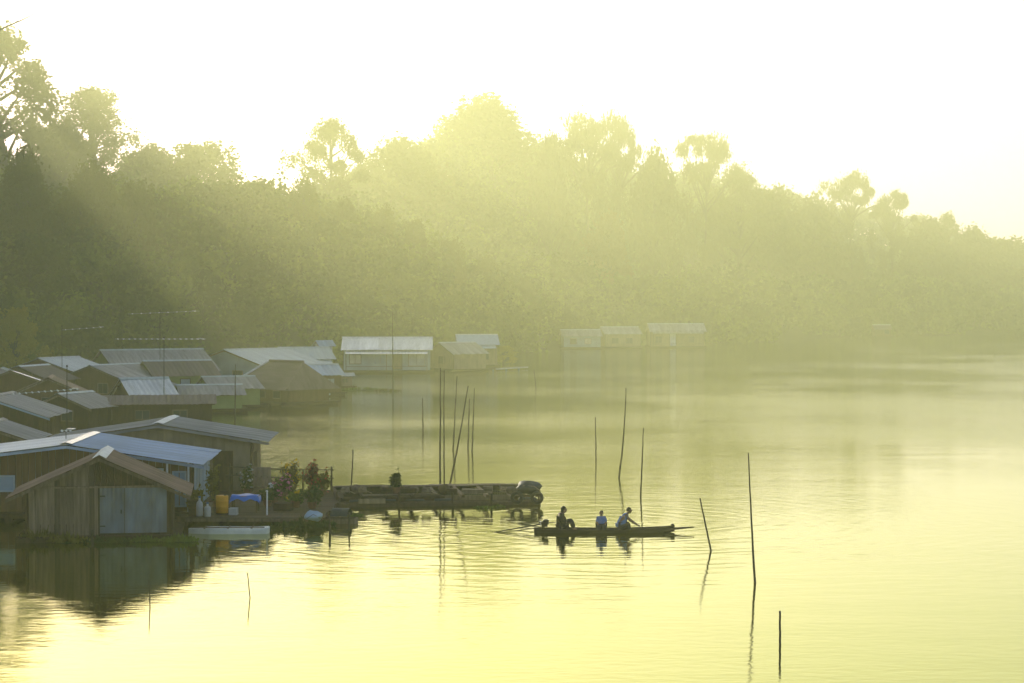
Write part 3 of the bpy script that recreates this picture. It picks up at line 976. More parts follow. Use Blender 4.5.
H(649, 400, -88, 3.6, 3.6, 11.2, 3.3, 1.3, TIN_GREY, WALL_TAN, porch=True, label='far shore house with pale roof and one white wall panel', cap=TIN_PALE, over=.9,
  windows=[('r', 1.6, 1.4, 1.2, 1.2, GLASS), ('r', 8.4, 1.4, 1.2, 1.2, GLASS)], door=('r', 4.6, 1.45, 1.2, 2.8, WHITE), **farr)
H(874, 505, -90, 2.2, 2.2, 4, 2.0, 1.0, TIN_BROWN, WALL_BROWN, label='tiny faint house on the right far bank', cap=TIN_PALE, windows=[('r', 3, 1.2, 1.2, 1.0, GLASS)], **farr)
# ------------------------------------------------------------------ side deck with its pots and goods
CLOTH_TAN = mat('tan_cloth', (0.36, 0.28, 0.20), 0.9, 0.3, 3.0, transl=0.3)
ORANGE = mat('orange_plastic', (0.80, 0.38, 0.02), 0.5, 0.2, 2.0)
TARP = mat('blue_tarp', (0.02, 0.20, 0.75), 0.45, 0.3, 2.0)
TARP_D = mat('dark_tarp', (0.045, 0.055, 0.07), 0.6, 0.4, 2.5, bump=0.5, bscale=6)
CLAY = mat('clay_pot', (0.25, 0.12, 0.07), 0.8, 0.3, 4.0)
LEAF_D = mat('pot_leaf', (0.06, 0.10, 0.02), 0.7, 0.4, 2.0, transl=0.3, rndv=0.2)
LEAF_G = mat('hyacinth_leaf', (0.13, 0.19, 0.03), 0.6, 0.4, 2.0, transl=0.35, rndv=0.2)
LEAF_OL = mat('dry_weed', (0.19, 0.17, 0.03), 0.8, 0.4, 2.0, transl=0.35, rndv=0.2)
FL_PINK = mat('pink_flower', (0.80, 0.25, 0.45), 0.7, 0.3, 4.0, transl=0.3)
FL_YEL = mat('yellow_flower', (0.90, 0.62, 0.02), 0.7, 0.3, 4.0, transl=0.3)
FL_RED = mat('red_flower', (0.50, 0.06, 0.03), 0.7, 0.3, 4.0, transl=0.3)
FOAM = mat('foam_white', (0.72, 0.73, 0.70), 0.8, 0.2, 1.5)
SKIN = mat('skin', (0.30, 0.17, 0.10), 0.6, 0.15, 6.0)
HAIR = mat('black_hair', (0.012, 0.010, 0.009), 0.5, 0.3, 20.0)
SHIRT_D = mat('dark_jacket', (0.03, 0.027, 0.03), 0.85, 0.3, 5.0)
SHIRT_B = mat('blue_shirt', (0.10, 0.20, 0.48), 0.8, 0.2, 5.0)
SHIRT_L = mat('light_blue_shirt', (0.16, 0.27, 0.54), 0.8, 0.2, 5.0)
TROUSER = mat('dark_trousers', (0.035, 0.035, 0.045), 0.85, 0.3, 5.0)
HULL = mat('boat_wood', (0.055, 0.038, 0.026), 0.6, 0.5, 2.0, stretch=(.4, 2, 2), bump=0.3, bscale=10)

deck_z = 0.38
side = thing('side_deck', 'low dark plank deck running out beside the near houses', 'deck', (-11.6, 90.5, 0))
n = 22
pm = MB().box((0, 0, 0), (6.6, .52, .05)).mesh('plank', WOOD_D)
for i in range(n):
    obj('plank', pm, side, (random.uniform(-.08, .08), -6.0 + 12.0 * i / (n - 1), deck_z - .03 + random.uniform(-.006, .006)))
lm = MB().tube([(0, -6.2, 0), (0, 6.2, 0)], .19, 8).mesh('float_log', WOOD_D)
for x in (-2.9, -1.5, 0, 1.5, 2.9):
    obj('float_log', lm, side, (x, 0, .12))
bm_ = MB().box((0, 0, 0), (6.5, .10, .14)).mesh('edge_beam', WOOD)
obj('edge_beam', bm_, side, (0, -6.3, .28)); obj('edge_beam', bm_, side, (0, 6.3, .28))


def on_deck(px, py, Y):
    x, y = XY(px, Y)
    return (x, y, deck_z)


def leaf_ball(c, r, n, size, fill=.3):
    p, d = clump_points(np.array(c), np.array(r), n, fill)
    return cards(p, np.full(n, size), d * .4), n


def potted(name, label, px, Y, h, w, leafm, flowerm=None, pot=True, nfl=26, z=None):
    x, y = XY(px, Y)
    t = thing(name, label, 'plant', (x, y, deck_z if z is None else z), 0, 'potted plants on the side deck')
    if pot:
        MB().lathe([(.12, 0), (.17, .05), (.21, .26), (.235, .27), (.235, .31), (.20, .31), (.19, .27)], 14).build('pot', CLAY, t)
    st = MB()
    rd = random.Random(int(px * 7))
    for k in range(6):
        a = rd.uniform(0, 6.28)
        e = (w * .5 * math.cos(a) * rd.random(), w * .5 * math.sin(a) * rd.random(), h * rd.uniform(.6, .95))
        st.tube([(0, 0, .25), (e[0] * .4, e[1] * .4, e[2] * .6), e], [.015, .01, .005], 5)
    st.build('stem', BAMBOO, t)
    v, n = leaf_ball((0, 0, .25 + (h - .25) * .5), (w / 2, w / 2, (h - .2) * .5), 420, .085, .15)
    obj('foliage', np_mesh('foliage', v, quads(n), leafm), t)
    if flowerm:
        p, d = clump_points(np.array((0, 0, .25 + (h - .25) * .58)), np.array((w / 2, w / 2, (h - .2) * .5)), nfl, .8)
        v = np.concatenate([cards(p, np.full(nfl, .085), d), cards(p, np.full(nfl, .085), d)])
        obj('flowers', np_mesh('flowers', v, quads(2 * nfl), flowerm), t)['kind'] = 'stuff'
    return t


potted('potted_plant', 'tall yellow-flowering plant at the railing', 291, 94.6, 1.5, 1.0, LEAF_OL, FL_YEL, nfl=70)
potted('potted_plant', 'pink-flowering plant left of the yellow one', 284, 92.5, 1.05, .9, LEAF_D, FL_PINK, nfl=60)
potted('potted_plant', 'low pink-flowering pot by the white pole', 274, 90.5, .7, .7, LEAF_D, FL_PINK, nfl=40)
potted('potted_plant', 'dark red-leaved round plant near the railing end post', 312, 95.2, 1.45, .7, mat('red_leaf', (0.16, 0.045, 0.03), .7, .4, 2.0, transl=.3), FL_RED, nfl=40)
potted('potted_plant', 'orange-tinged leafy plant under the railing end post', 322, 94.0, 1.1, .9, LEAF_OL, FL_RED, nfl=24)
potted('potted_plant', 'bright green leafy pot in front of the flowers', 296, 88.5, .75, .8, LEAF_G, FL_YEL, nfl=10)
potted('potted_plant', 'bushy green pot right of the blue tarp table', 267, 89.0, .8, .8, LEAF_D)
potted('potted_plant', 'big dark leafy pot at the outer deck corner', 312, 88.0, .95, 1.1, LEAF_D)
potted('potted_plant', 'white-flowering pot against the tan house wall', 247, 94.0, 1.35, .6, LEAF_D, FOAM, nfl=36)
potted('potted_plant', 'hanging-leaf plant beside the blue house post', 213, 88.6, 2.0, .6, LEAF_OL)
potted('potted_plant', 'olive shrub in a pot at the shed back corner', 196, 85.6, 1.2, .8, LEAF_OL)

dr = thing('drum', 'orange plastic drum standing on the side deck', 'drum', on_deck(221.5, 0, 86.2))
MB().lathe([(.26, 0), (.285, .03), (.285, .26), (.30, .28), (.285, .30), (.285, .52), (.30, .54), (.285, .56), (.285, .76), (.26, .79), (.10, .79)], 18).build('body', ORANGE, dr, True)
MB().lathe([(.06, .785), (.06, .82), (.02, .825)], 10, (.14, 0, 0)).build('bung', BLACK, dr)

tb = thing('tarp_table', 'low table draped with a bright blue tarp beside the orange drum', 'table', on_deck(245, 0, 86.6))
for sx in (-.55, .55):
    for sy in (-.3, .3):
        MB().box((sx, sy, .36), (.07, .07, .72)).build('leg', WOOD_D, tb)
MB().box((0, 0, .735), (1.25, .75, .04)).build('table_top', WOOD, tb)
v, f = [], []
NX, NY = 16, 12
for j in range(NY + 1):
    for i in range(NX + 1):
        x = -.78 + 1.56 * i / NX; y = -.5 + 1.0 * j / NY
        ox = max(0, abs(x) - .64); oy = max(0, abs(y) - .39)
        drop = (ox + oy) * 1.9
        z = .785 + .03 * math.sin(x * 7 + y * 4) * (1 if drop == 0 else .4) - drop * (1 + .25 * math.sin(x * 11 + y * 9))
        v.append((x - math.copysign(ox * .7, x), y - math.copysign(oy * .7, y), max(z, .4)))
for j in range(NY):
    for i in range(NX):
        a = j * (NX + 1) + i
        f.append((a, a + 1, a + NX + 2, a + NX + 1))
m = MB(); m.add(v, f)
m.build('tarp', TARP, tb, True)

fb = thing('foam_box', 'small white foam box by the railing', 'box', on_deck(274, 0, 94.2))
MB().box((0, 0, .38), (.5, .36, .30)).build('body', FOAM, fb)
MB().box((0, 0, .55), (.54, .40, .05)).build('lid', WHITE, fb)
MB().box((0, 0, .115), (.44, .32, .23)).build('stand', WOOD, fb)

# railing of bamboo with a cloth drying on it
rl = thing('railing', 'thin bamboo railing along the rear edge of the side deck', 'railing', (0, 0, 0))
pA, pB = Vector((*XY(229, 95.8), 1.64)), Vector((*XY(331, 96.0), 1.46))
for t, zz in ((0, 1.78), (.22, 1.62), (.52, 1.5), (.72, 1.5), (1, 1.62)):
    p = pA.lerp(pB, t)
    MB().tube([(p.x, p.y, .3), (p.x + .02, p.y, zz)], [.05, .04], 8).build('post', BAMBOO, rl)
for dz in (0, -.42):
    MB().tube([pA + Vector((-.2, -.06, dz)), pA.lerp(pB, .5) + Vector((0, -.06, dz - .05)), pB + Vector((.15, -.06, dz))], [.03, .03, .025], 8).build('rail', BAMBOO, rl)
v, f = [], []
c0, c1 = pA.lerp(pB, .22), pA.lerp(pB, .41)
for i in range(15):
    for j in range(7):
        p = c0.lerp(c1, i / 14)
        v.append((p.x, p.y - .11 - .05 * math.sin(i * 1.5) * (.3 + j / 6), p.z + .05 - 1.02 * j / 6))
for i in range(14):
    for j in range(6):
        a = i * 7 + j
        f.append((a, a + 7, a + 8, a + 1))
m = MB(); m.add(v, f)
cl = m.build('cloth', CLOTH_TAN, None, True)
tag(cl, 'tan striped cloth hanging over the bamboo railing', 'cloth')

x, y = XY(266.5, 85.4)
pole = thing('pole', 'white pole standing at the front edge of the side deck', 'pole', (x, y, .3))
MB().tube([(0, 0, 0), (.01, 0, 1.12)], .035, 8).build('shaft', WHITE, pole)
MB().lathe([(.055, 1.12), (.06, 1.15), (.03, 1.19)], 8).build('cap', WHITE, pole)

# boxes and cans around the veranda
cm_w = [('crate', 'grey wooden crate left of the orange drum', 205, 86.0, (.5, .45, .5), WOOD),
        ('crate', 'dark crate against the shed wall corner', 193, 85.2, (.45, .45, .7), WOOD_D),
        ('crate', 'small pale crate between drum and tarp table', 233, 85.4, (.35, .35, .32), OFFWHITE),
        ('crate', 'low dark crate under the flowers', 283, 87.2, (.8, .5, .35), WOOD_D)]
for nm, lab, px, Y, s, mt in cm_w:
    x, y = XY(px, Y)
    c = thing(nm, lab, 'crate', (x, y, deck_z), random.uniform(-.2, .2), 'crates on the side deck')
    k = 4
    sl = MB().box((0, 0, 0), (s[0], .025, s[2] / k * .82)).mesh('slat', mt)
    sl2 = MB().box((0, 0, 0), (.025, s[1] - .06, s[2] / k * .82)).mesh('slat', mt)
    for i in range(k):
        z = s[2] * (i + .5) / k
        obj('slat', sl, c, (0, -s[1] / 2, z)); obj('slat', sl, c, (0, s[1] / 2, z))
        obj('slat', sl2, c, (-s[0] / 2 + .02, 0, z)); obj('slat', sl2, c, (s[0] / 2 - .02, 0, z))
    MB().box((0, 0, s[2] * .9), (s[0] - .06, s[1] - .05, .03)).build('lid', mt, c)
for k, (px, Y, hh, lab) in enumerate(((199, 84.9, .85, 'tall pale jug at the shed back corner'), (207, 84.7, .6, 'short pale jug left of the orange drum'))):
    x, y = XY(px, Y)
    j = thing('water_jug', lab, 'jug', (x, y, deck_z))
    MB().lathe([(.13, 0), (.15, .03), (.15, hh * .6), (.13, hh * .72), (.05, hh * .82), (.045, hh)], 14).build('body', OFFWHITE, j, True)
    MB().lathe([(.055, hh * .96), (.055, hh + .04)], 10).build('cap', FLOAT_BLUE, j)

# ------------------------------------------------------------------ white foam pontoon
p0 = W(229, 533, 0.0)
pn = thing('pontoon', 'flat white foam pontoon floating in front of the side deck', 'pontoon', (p0.x, p0.y, 0), R(2))
m = MB()
L2, W2 = 1.72, .45
prof = [(-L2, .12), (-L2 + .3, .45), (-L2 + .9, .85), (L2 - .5, 1), (L2 - .1, .9), (L2, .7)]
vs = []
for x, s in prof:
    for yy, zz in ((-W2 * s, -.1), (-W2 * s * 1.05, .16), (-W2 * s, .23), (W2 * s, .23), (W2 * s * 1.05, .16), (W2 * s, -.1)):
        vs.append((x, yy, zz + .02 * math.sin(x * 5)))
fs = []
for i in range(len(prof) - 1):
    for k in range(6):
        fs.append((i * 6 + k, i * 6 + (k + 1) % 6, (i + 1) * 6 + (k + 1) % 6, (i + 1) * 6 + k))
fs += [tuple(range(6))[::-1], tuple(range(30, 36))]
m.add(vs, fs)
m.build('body', FOAM, pn)
for x in (-1.0, 0, 1.0):
    MB().box((x, 0, .245), (.06, .86, .035)).build('strap', WOOD, pn)
MB().box((0, -.35, .285), (3.1, .07, .04)).build('rail', WOOD, pn)

# ------------------------------------------------------------------ floating weeds
def weed(name, label, px, py, r, n, h, leafm, group, kind='weed'):
    p = W(px, py, 0.02)
    a = rng.uniform(0, 6.28, n)
    rr = np.sqrt(rng.random(n))
    base = np.stack([p.x + r[0] * rr * np.cos(a), p.y + r[1] * rr * np.sin(a), np.zeros(n)], 1)
    hh = h * rng.uniform(.35, 1.0, n) * (1.15 - .7 * rr)
    lean = rng.normal(0, .35, (n, 2))
    tip = base + np.stack([lean[:, 0] * hh, lean[:, 1] * hh, hh], 1)
    mid = base * .5 + tip * .5
    wd = np.stack([np.cos(a * 3), np.sin(a * 3), np.zeros(n)], 1) * (.03 + .05 * rng.random((n, 1)))
    mid = mid + np.array([0, 0, .02])
    v = np.stack([base, mid - wd, tip, mid + wd], 1).reshape(-1, 3)
    o = thing(name, label, kind, (p.x, p.y, 0), 0, group)
    v = v - np.array([p.x, p.y, 0])
    obj('leaves', np_mesh('leaves', v, quads(n), leafm), o)
    m = MB(); m.lump((0, 0, -.06), (r[0] * .75, r[1] * .75, .12), int(px), 9, 4, .2)
    obj('root_mat', m.mesh('root_mat', LEAF_D), o)
    return o


GW = 'weeds growing along the shed raft'
weed('weed_clump', 'yellow-green weeds at the left corner of the shed', 40, 541, (.9, .5), 260, .75, LEAF_OL, GW)
weed('weed_clump', 'yellowish weeds left of the shed door', 68, 542, (.9, .4), 220, .5, LEAF_OL, GW)
weed('weed_clump', 'low dark weeds under the middle of the shed front', 105, 542, (1.0, .4), 200, .38, LEAF_D, GW)
weed('weed_clump', 'low green weeds below the blue-grey sheet panel', 145, 541, (1.0, .4), 200, .36, LEAF_G, GW)
weed('weed_clump', 'green weeds at the right corner of the shed', 179, 541, (.8, .5), 220, .4, LEAF_G, GW)
weed('weed_clump', 'dark weeds along the outer corner of the side deck', 306, 526, (1.3, .9), 340, .55, LEAF_D, GW)
weed('weed_clump', 'dark trailing weeds under the side deck edge', 283, 529, (1.0, .5), 240, .4, LEAF_D, GW)
GF = 'floating plant patches on the open water'
weed('floating_plants', 'small green floating patch right of the moored skiff', 354, 515, (.45, .3), 90, .16, LEAF_G, GF)
weed('floating_plants', 'bright green patch along the front of the fish raft', 483, 508, (.5, .25), 90, .2, LEAF_G, GF)
weed('floating_plants', 'second green patch by the front of the fish raft', 497, 507, (.4, .25), 70, .2, LEAF_G, GF)
weed('floating_plants', 'long green floating bed right of the middle houses', 362, 390, (2.6, 1.2), 260, .5, LEAF_G, GF)
weed('floating_plants', 'brown floating bed at the tip of the long green one', 388, 391, (1.6, .8), 160, .4, LEAF_OL, GF)
weed('floating_plants', 'green strip of floating plants before the steep brown roof', 268, 399, (3.2, 1.0), 260, .4, LEAF_G, GF)

# ------------------------------------------------------------------ boats
def skiff(name, label, p, rot, L, beam, sheer, mt, inner, cat='boat', bow_up=.22, group=None):
    """open wooden boat, bow towards local +x; returns the Empty"""
    t = thing(name, label, cat, p, rot, group)
    st = []
    N = 15
    for i in range(N):
        u = i / (N - 1)
        x = -L / 2 + L * u
        b = beam / 2 * (0.72 + .28 * math.sin(min(1, u * 2.2) * math.pi / 2)) * (1 - max(0, (u - .52) / .48) ** 2.0 * .96)
        s = sheer * (1 + .12 * (1 - min(1, u * 3))) + bow_up * max(0, (u - .55) / .45) ** 2
        kz = -.14 + (sheer * .8 + bow_up) * .75 * max(0, (u - .72) / .28) ** 2.6
        st.append((x, b, s, min(kz, s - .07)))
    ho, hi = MB(), MB()
    vo, vi = [], []
    for x, b, s, kz in st:
        vo += [(x, -b, s), (x, -b * .82, kz * .3 + s * .1), (x, -b * .5, kz), (x, b * .5, kz), (x, b * .82, kz * .3 + s * .1), (x, b, s)]
        bi = max(b - .035, .004)
        vi += [(x, -bi, s), (x, -bi * .8, s * .35 + kz * .2), (x, -bi * .5, kz + .05), (x, bi * .5, kz + .05), (x, bi * .8, s * .35 + kz * .2), (x, bi, s)]
    f = []
    for i in range(N - 1):
        for k in range(5):
            f.append((i * 6 + k, i * 6 + k + 1, (i + 1) * 6 + k + 1, (i + 1) * 6 + k))
    ho.add(vo, f + [(0, 5, 4, 3, 2, 1)])
    hi.add(vi, [q[::-1] for q in f] + [(0, 1, 2, 3, 4, 5)])
    ho.build('hull', mt, t, True)
    hi.build('inner_hull', inner, t, True)
    for s in (-1, 1):
        MB().tube([(x, s * (b - .015), z + .005) for x, b, z, _ in st], .022, 6).build('gunwale', mt, t)
    x0, b0, s0, k0 = st[0]
    MB().box((x0 + .02, 0, (s0 + k0) / 2), (.05, b0 * 1.9, s0 - k0)).build('transom', mt, t)
    return t, st


BP = W(606, 532.3, 0)
LT, lst = skiff('longtail_boat', 'slim dark wooden longtail boat carrying three people', (3.98, BP.y, 0), 0, 6.05, .95, .135, HULL, HULL, bow_up=.14)
for x in (-1.75, -.15, .85):
    MB().box((x, 0, .12), (.24, .80, .035)).build('thwart', WOOD_D, LT)
MB().add([(2.2, -.17, .03), (3.86, -.03, .20), (3.86, .03, .20), (2.2, .17, .03), (2.2, -.16, .17), (3.86, -.025, .25), (3.86, .025, .25), (2.2, .16, .17)],
         [(0, 3, 2, 1), (4, 5, 6, 7), (0, 1, 5, 4), (1, 2, 6, 5), (2, 3, 7, 6), (3, 0, 4, 7)]).build('bow_board', HULL, LT)
MB().box((2.93, 0, .325), (.12, .22, .06), 0, 0, -.2).build('bow_block', HULL, LT)

en = thing('outboard_engine', 'long-shaft outboard engine mounted on the stern of the longtail boat', 'engine', (3.98 - 2.62, BP.y, -.11))
m = MB(); m.box((.04, 0, .44), (.26, .26, .16)); m.box((-.02, 0, .54), (.38, .28, .05)); m.lump((.06, .02, .50), (.17, .16, .12), 3, 9, 6, .15)
m.build('motor', BLACK, en)
MB().lathe([(.10, 0), (.13, .02), (.13, .08), (.08, .11), (.03, .12)], 12, (.10, 0, .555)).build('fuel_tank', BLACK, en, True)
m = MB()
for k in range(5):
    m.box((-.13, 0, .40 + k * .04), (.05, .26, .015))
m.build('cooling_fins', STEEL, en)
MB().tube([(-.05, 0, .22), (.02, 0, .42)], [.05, .05], 8).build('swivel_mount', BLACK, en)
MB().tube([(-.12, 0, .46), (-1.2, .02, .27), (-2.05, .03, .12), (-2.45, .03, .03)], [.03, .026, .022, .02], 8).build('shaft', BLACK, en)
MB().tube([(-.2, .0, .30), (-1.3, .02, .17), (-2.3, .03, .06)], .016, 6).build('brace', BLACK, en)
m = MB()
for k in range(3):
    a = k * 2.094
    m.box((-2.47, .03 + .08 * math.cos(a), 0.0 + .08 * math.sin(a)), (.02, .12, .06), 0, a)
m.build('propeller', STEEL, en)
MB().tube([(.15, 0, .52), (.52, .05, .54)], .02, 6).build('tiller', BLACK, en)


# ------------------------------------------------------------------ people
def skin_obj(name, nodes, edges, mt, parent, root=0, sub=2):
    me = bpy.data.meshes.new(name)
    keys = list(nodes)
    me.from_pydata([nodes[k][:3] for k in keys], [(keys.index(a), keys.index(b)) for a, b in edges], [])
    tmp = bpy.data.objects.new(name + '_tmp', me)
    C.objects.link(tmp)
    sm = tmp.modifiers.new('skin', 'SKIN')
    sm.use_smooth_shade = True
    for i, k in enumerate(keys):
        r = nodes[k][3]
        rr = r if isinstance(r, tuple) else (r, r)
        me.skin_vertices[0].data[i].radius = rr
        me.skin_vertices[0].data[i].use_root = (i == root)
    ss = tmp.modifiers.new('sub', 'SUBSURF')
    ss.levels = sub; ss.render_levels = sub
    dg = bpy.context.evaluated_depsgraph_get()
    dg.update()
    out = bpy.data.meshes.new_from_object(tmp.evaluated_get(dg))
    out.name = name
    bpy.data.objects.remove(tmp)
    out.materials.clear(); out.materials.append(mt)
    out.shade_smooth()
    return out


def head_mb(c, r, face):
    """head with brow, nose, chin and ears; face = horizontal facing angle"""
    m = MB()
    vs, fs = [], []
    n, k = 16, 12
    for i in range(k + 1):
        th = math.pi * i / k
        for j in range(n):
            an = 2 * math.pi * j / n
            x, y, z = math.sin(th) * math.cos(an), math.sin(th) * math.sin(an), math.cos(th)
            w = 1.0
            fx = max(0, x)
            x2 = x * .98 + (.10 * fx if z < -.2 else 0)
            if z < -.3:
                y *= .82 + .1 * (1 + z)
            if fx > .85 and -.25 < z < .05 and abs(y) < .3:
                x2 += .22
            if fx > .7 and .05 < z < .3 and .2 < abs(y) < .6:
                x2 -= .08
            vs.append((x2 * r * .95, y * r * .78, z * r * 1.15))
    for i in range(k):
        for j in range(n):
            j2 = (j + 1) % n
            fs.append((i * n + j, (i + 1) * n + j, (i + 1) * n + j2, i * n + j2))
    M = Matrix.Translation(c) @ Matrix.Rotation(face, 4, 'Z')
    m.add([M @ Vector(p) for p in vs], fs)
    for s in (-1, 1):
        e = MB(); e.lump((0, s * r * .80, -.02), (.03, .015, .038), 1, 8, 5, .05)
        m.add([M @ Vector(p) for p in e.v], e.f)
    return m


def hand_mb(c, d, palm_n, s=1.0, curl=.5):
    """palm with four unequal bent fingers and a side thumb; d = pointing direction, palm_n = palm normal"""
    d = Vector(d).normalized(); n = Vector(palm_n); n = (n - d * n.dot(d)).normalized(); w = d.cross(n)
    c = Vector(c)
    m = MB()
    m.tube([c - d * .01, c + d * .045 * s, c + d * .085 * s], [.024 * s, .036 * s, .032 * s], 8)
    for i, l in enumerate((.066, .078, .072, .056)):
        b = c + d * .085 * s + w * (i - 1.5) * .019 * s
        k = b + d * l * .5 * s + n * curl * .012
        e = k + (d * (1 - curl) + n * curl).normalized() * l * .55 * s
        m.tube([b - d * .012, k, e], [.0095 * s, .009 * s, .0075 * s], 6)
    b = c + d * .03 * s - w * .03 * s
    k = b + (d * .6 - w * .8).normalized() * .035 * s
    m.tube([b, k, k + (d * .9 + n * .4).normalized() * .03 * s], [.012 * s, .0105 * s, .009 * s], 6)
    return m


def person(label, loc, J, face, shirt, trousers, hair_long=False, s=1.0, hr=.105, sleeves=True):
    """J: joint name -> local position; local +x is the way the boat heads"""
    t = thing('person', label, 'person', loc)
    V_ = {k: Vector(v) for k, v in J.items()}
    rad = dict(pelvis=(.18 * s, .17 * s), waist=(.17 * s, .165 * s), chest=(.18 * s, .175 * s), neckb=(.075 * s, .07 * s), neck=(.055 * s, .055 * s), head=(.085 * s, .08 * s),
               sl=.075 * s, el=.055 * s, wl=.036 * s, sr=.075 * s, er=.055 * s, wr=.036 * s, hl=.11 * s, kl=.08 * s, al=.05 * s, fl=.04 * s, hr=.11 * s, kr=.08 * s, ar=.05 * s, fr=.04 * s)
    nodes = {k: (*V_[k], rad[k]) for k in V_}
    edges = [('pelvis', 'waist'), ('waist', 'chest'), ('chest', 'neckb'), ('neckb', 'neck'), ('neck', 'head')]
    for q in 'lr':
        edges += [('chest', 's' + q), ('s' + q, 'e' + q), ('e' + q, 'w' + q), ('pelvis', 'h' + q), ('h' + q, 'k' + q), ('k' + q, 'a' + q), ('a' + q, 'f' + q)]
    body = skin_obj('body', nodes, edges, SKIN, t)
    bmx = bmesh.new(); bmx.from_mesh(body)
    extra = [head_mb(V_['head'], hr * s, face)]
    for q in 'lr':
        d = V_['w' + q] - V_['e' + q]
        extra.append(hand_mb(V_['w' + q], d, (0, 0, -1) if abs(d.normalized().z) < .9 else (1, 0, 0), s))
    for e in extra:
        bmx2 = bmesh.new(); em = e.mesh('x'); bmx.from_mesh(em); bmx2.free(); bpy.data.meshes.remove(em)
    bmx.to_mesh(body); bmx.free(); body.shade_smooth()
    obj('body', body, t)
    up = 1.18
    def inf(k, f=up):
        r = rad[k]; r = r if isinstance(r, tuple) else (r, r)
        return (*V_[k], (r[0] * f + .006, r[1] * f + .006))
    sn = {k: inf(k) for k in ('waist', 'chest', 'neckb', 'sl', 'sr')}
    sn['pelvis'] = (*V_['pelvis'].lerp(V_['waist'], .45), inf('waist')[3])
    se = [('pelvis', 'waist'), ('waist', 'chest'), ('chest', 'neckb'), ('chest', 'sl'), ('chest', 'sr')]
    for q in 'lr':
        if sleeves:
            sn['e' + q] = inf('e' + q)
            m_ = V_['e' + q].lerp(V_['w' + q], .8 if shirt is SHIRT_D else .02)
            se.append(('s' + q, 'e' + q))
            if shirt is SHIRT_D:
                sn['w' + q] = (*m_, (.045 * s, .045 * s)); se.append(('e' + q, 'w' + q))
    obj('shirt', skin_obj('shirt', sn, se, shirt, t), t)
    tn = {k: inf(k, 1.2) for k in ('pelvis', 'hl', 'kl', 'al', 'hr', 'kr', 'ar')}
    te = [('pelvis', 'hl'), ('hl', 'kl'), ('kl', 'al'), ('pelvis', 'hr'), ('hr', 'kr'), ('kr', 'ar')]
    obj('trousers', skin_obj('trousers', tn, te, trousers, t), t)
    hm_ = MB()
    hc = V_['head'] + Vector((-.02 * math.cos(face), -.02 * math.sin(face), .03)) * s
    hm_.lump(hc, (hr * 1.02 * s, hr * .92 * s, hr * 1.12 * s), 5, 12, 8, .05)
    # keep the face free: drop the front lower part
    fd = Vector((math.cos(face), math.sin(face), 0))
    keepf = []
    for q in hm_.f:
        cc = sum((Vector(hm_.v[i]) for i in q), Vector()) / len(q) - hc
        if cc.dot(fd) > hr * .25 * s and cc.z < hr * .45 * s:
            continue
        if cc.z < -hr * .55 * s and not hair_long:
            continue
        keepf.append(q)
    hm_.f = keepf
    if hair_long:
        hm_.lump(hc + Vector((-.05 * math.cos(face), -.05 * math.sin(face), -.13)), (.075, .085, .14), 8, 10, 6, .08)
    hm_.build('hair', HAIR, t, True)
    return t


BX = 3.98
# driver at the stern, sitting with drawn-up knees, facing the bow
person('person in dark jacket at the stern beside the engine, knees drawn up', (BX - 1.86, BP.y, -.13), dict(
    pelvis=(-.02, 0, .42), waist=(-.04, 0, .58), chest=(.0, 0, .80), neckb=(.06, 0, .95), neck=(.09, 0, 1.01), head=(.12, 0, 1.10),
    sl=(-.03, .20, .90), el=(-.12, .27, .66), wl=(.10, .22, .56), sr=(.0, -.20, .90), er=(.04, -.27, .66), wr=(.26, -.19, .58),
    hl=(.05, .10, .42), kl=(.44, .13, .66), al=(.56, .12, .30), fl=(.70, .12, .26), hr=(.05, -.10, .42), kr=(.40, -.13, .70), ar=(.52, -.12, .30), fr=(.66, -.12, .26)),
    0, SHIRT_D, TROUSER, True, 1.16)
# child amidships, turned to the bank
person('small person in a blue shirt seated upright in the middle of the boat', (BX - .13, BP.y, -.13), dict(
    pelvis=(0, 0, .38), waist=(0, .0, .50), chest=(0, .0, .70), neckb=(0, 0, .82), neck=(0, 0, .86), head=(0, -.01, .955),
    sl=(-.15, 0, .76), el=(-.20, -.05, .56), wl=(-.13, -.20, .46), sr=(.15, 0, .76), er=(.20, -.05, .56), wr=(.13, -.20, .46),
    hl=(-.08, -.03, .37), kl=(-.11, -.30, .42), al=(-.10, -.33, .17), fl=(-.10, -.38, .10), hr=(.08, -.03, .37), kr=(.11, -.30, .42), ar=(.10, -.33, .17), fr=(.10, -.38, .10)),
    -math.pi / 2, SHIRT_B, TROUSER, False, .86, .105)
# front person leaning forward, arm stretched to the gunwale
person('person in light blue shirt nearest the bow, leaning forward on an outstretched arm', (BX + .86, BP.y, -.13), dict(
    pelvis=(-.20, 0, .40), waist=(-.16, 0, .56), chest=(.0, 0, .78), neckb=(.11, 0, .92), neck=(.15, 0, .97), head=(.21, 0, 1.07),
    sl=(.03, .18, .86), el=(.24, .22, .66), wl=(.46, .20, .52), sr=(.05, -.18, .86), er=(.30, -.22, .62), wr=(.56, -.24, .47),
    hl=(-.14, .10, .39), kl=(.20, .15, .50), al=(.22, .12, .16), fl=(.34, .12, .10), hr=(-.14, -.10, .39), kr=(.16, -.15, .48), ar=(.20, -.12, .16), fr=(.32, -.12, .10)),
    0, SHIRT_L, TROUSER, False, 1.06, .105, False)

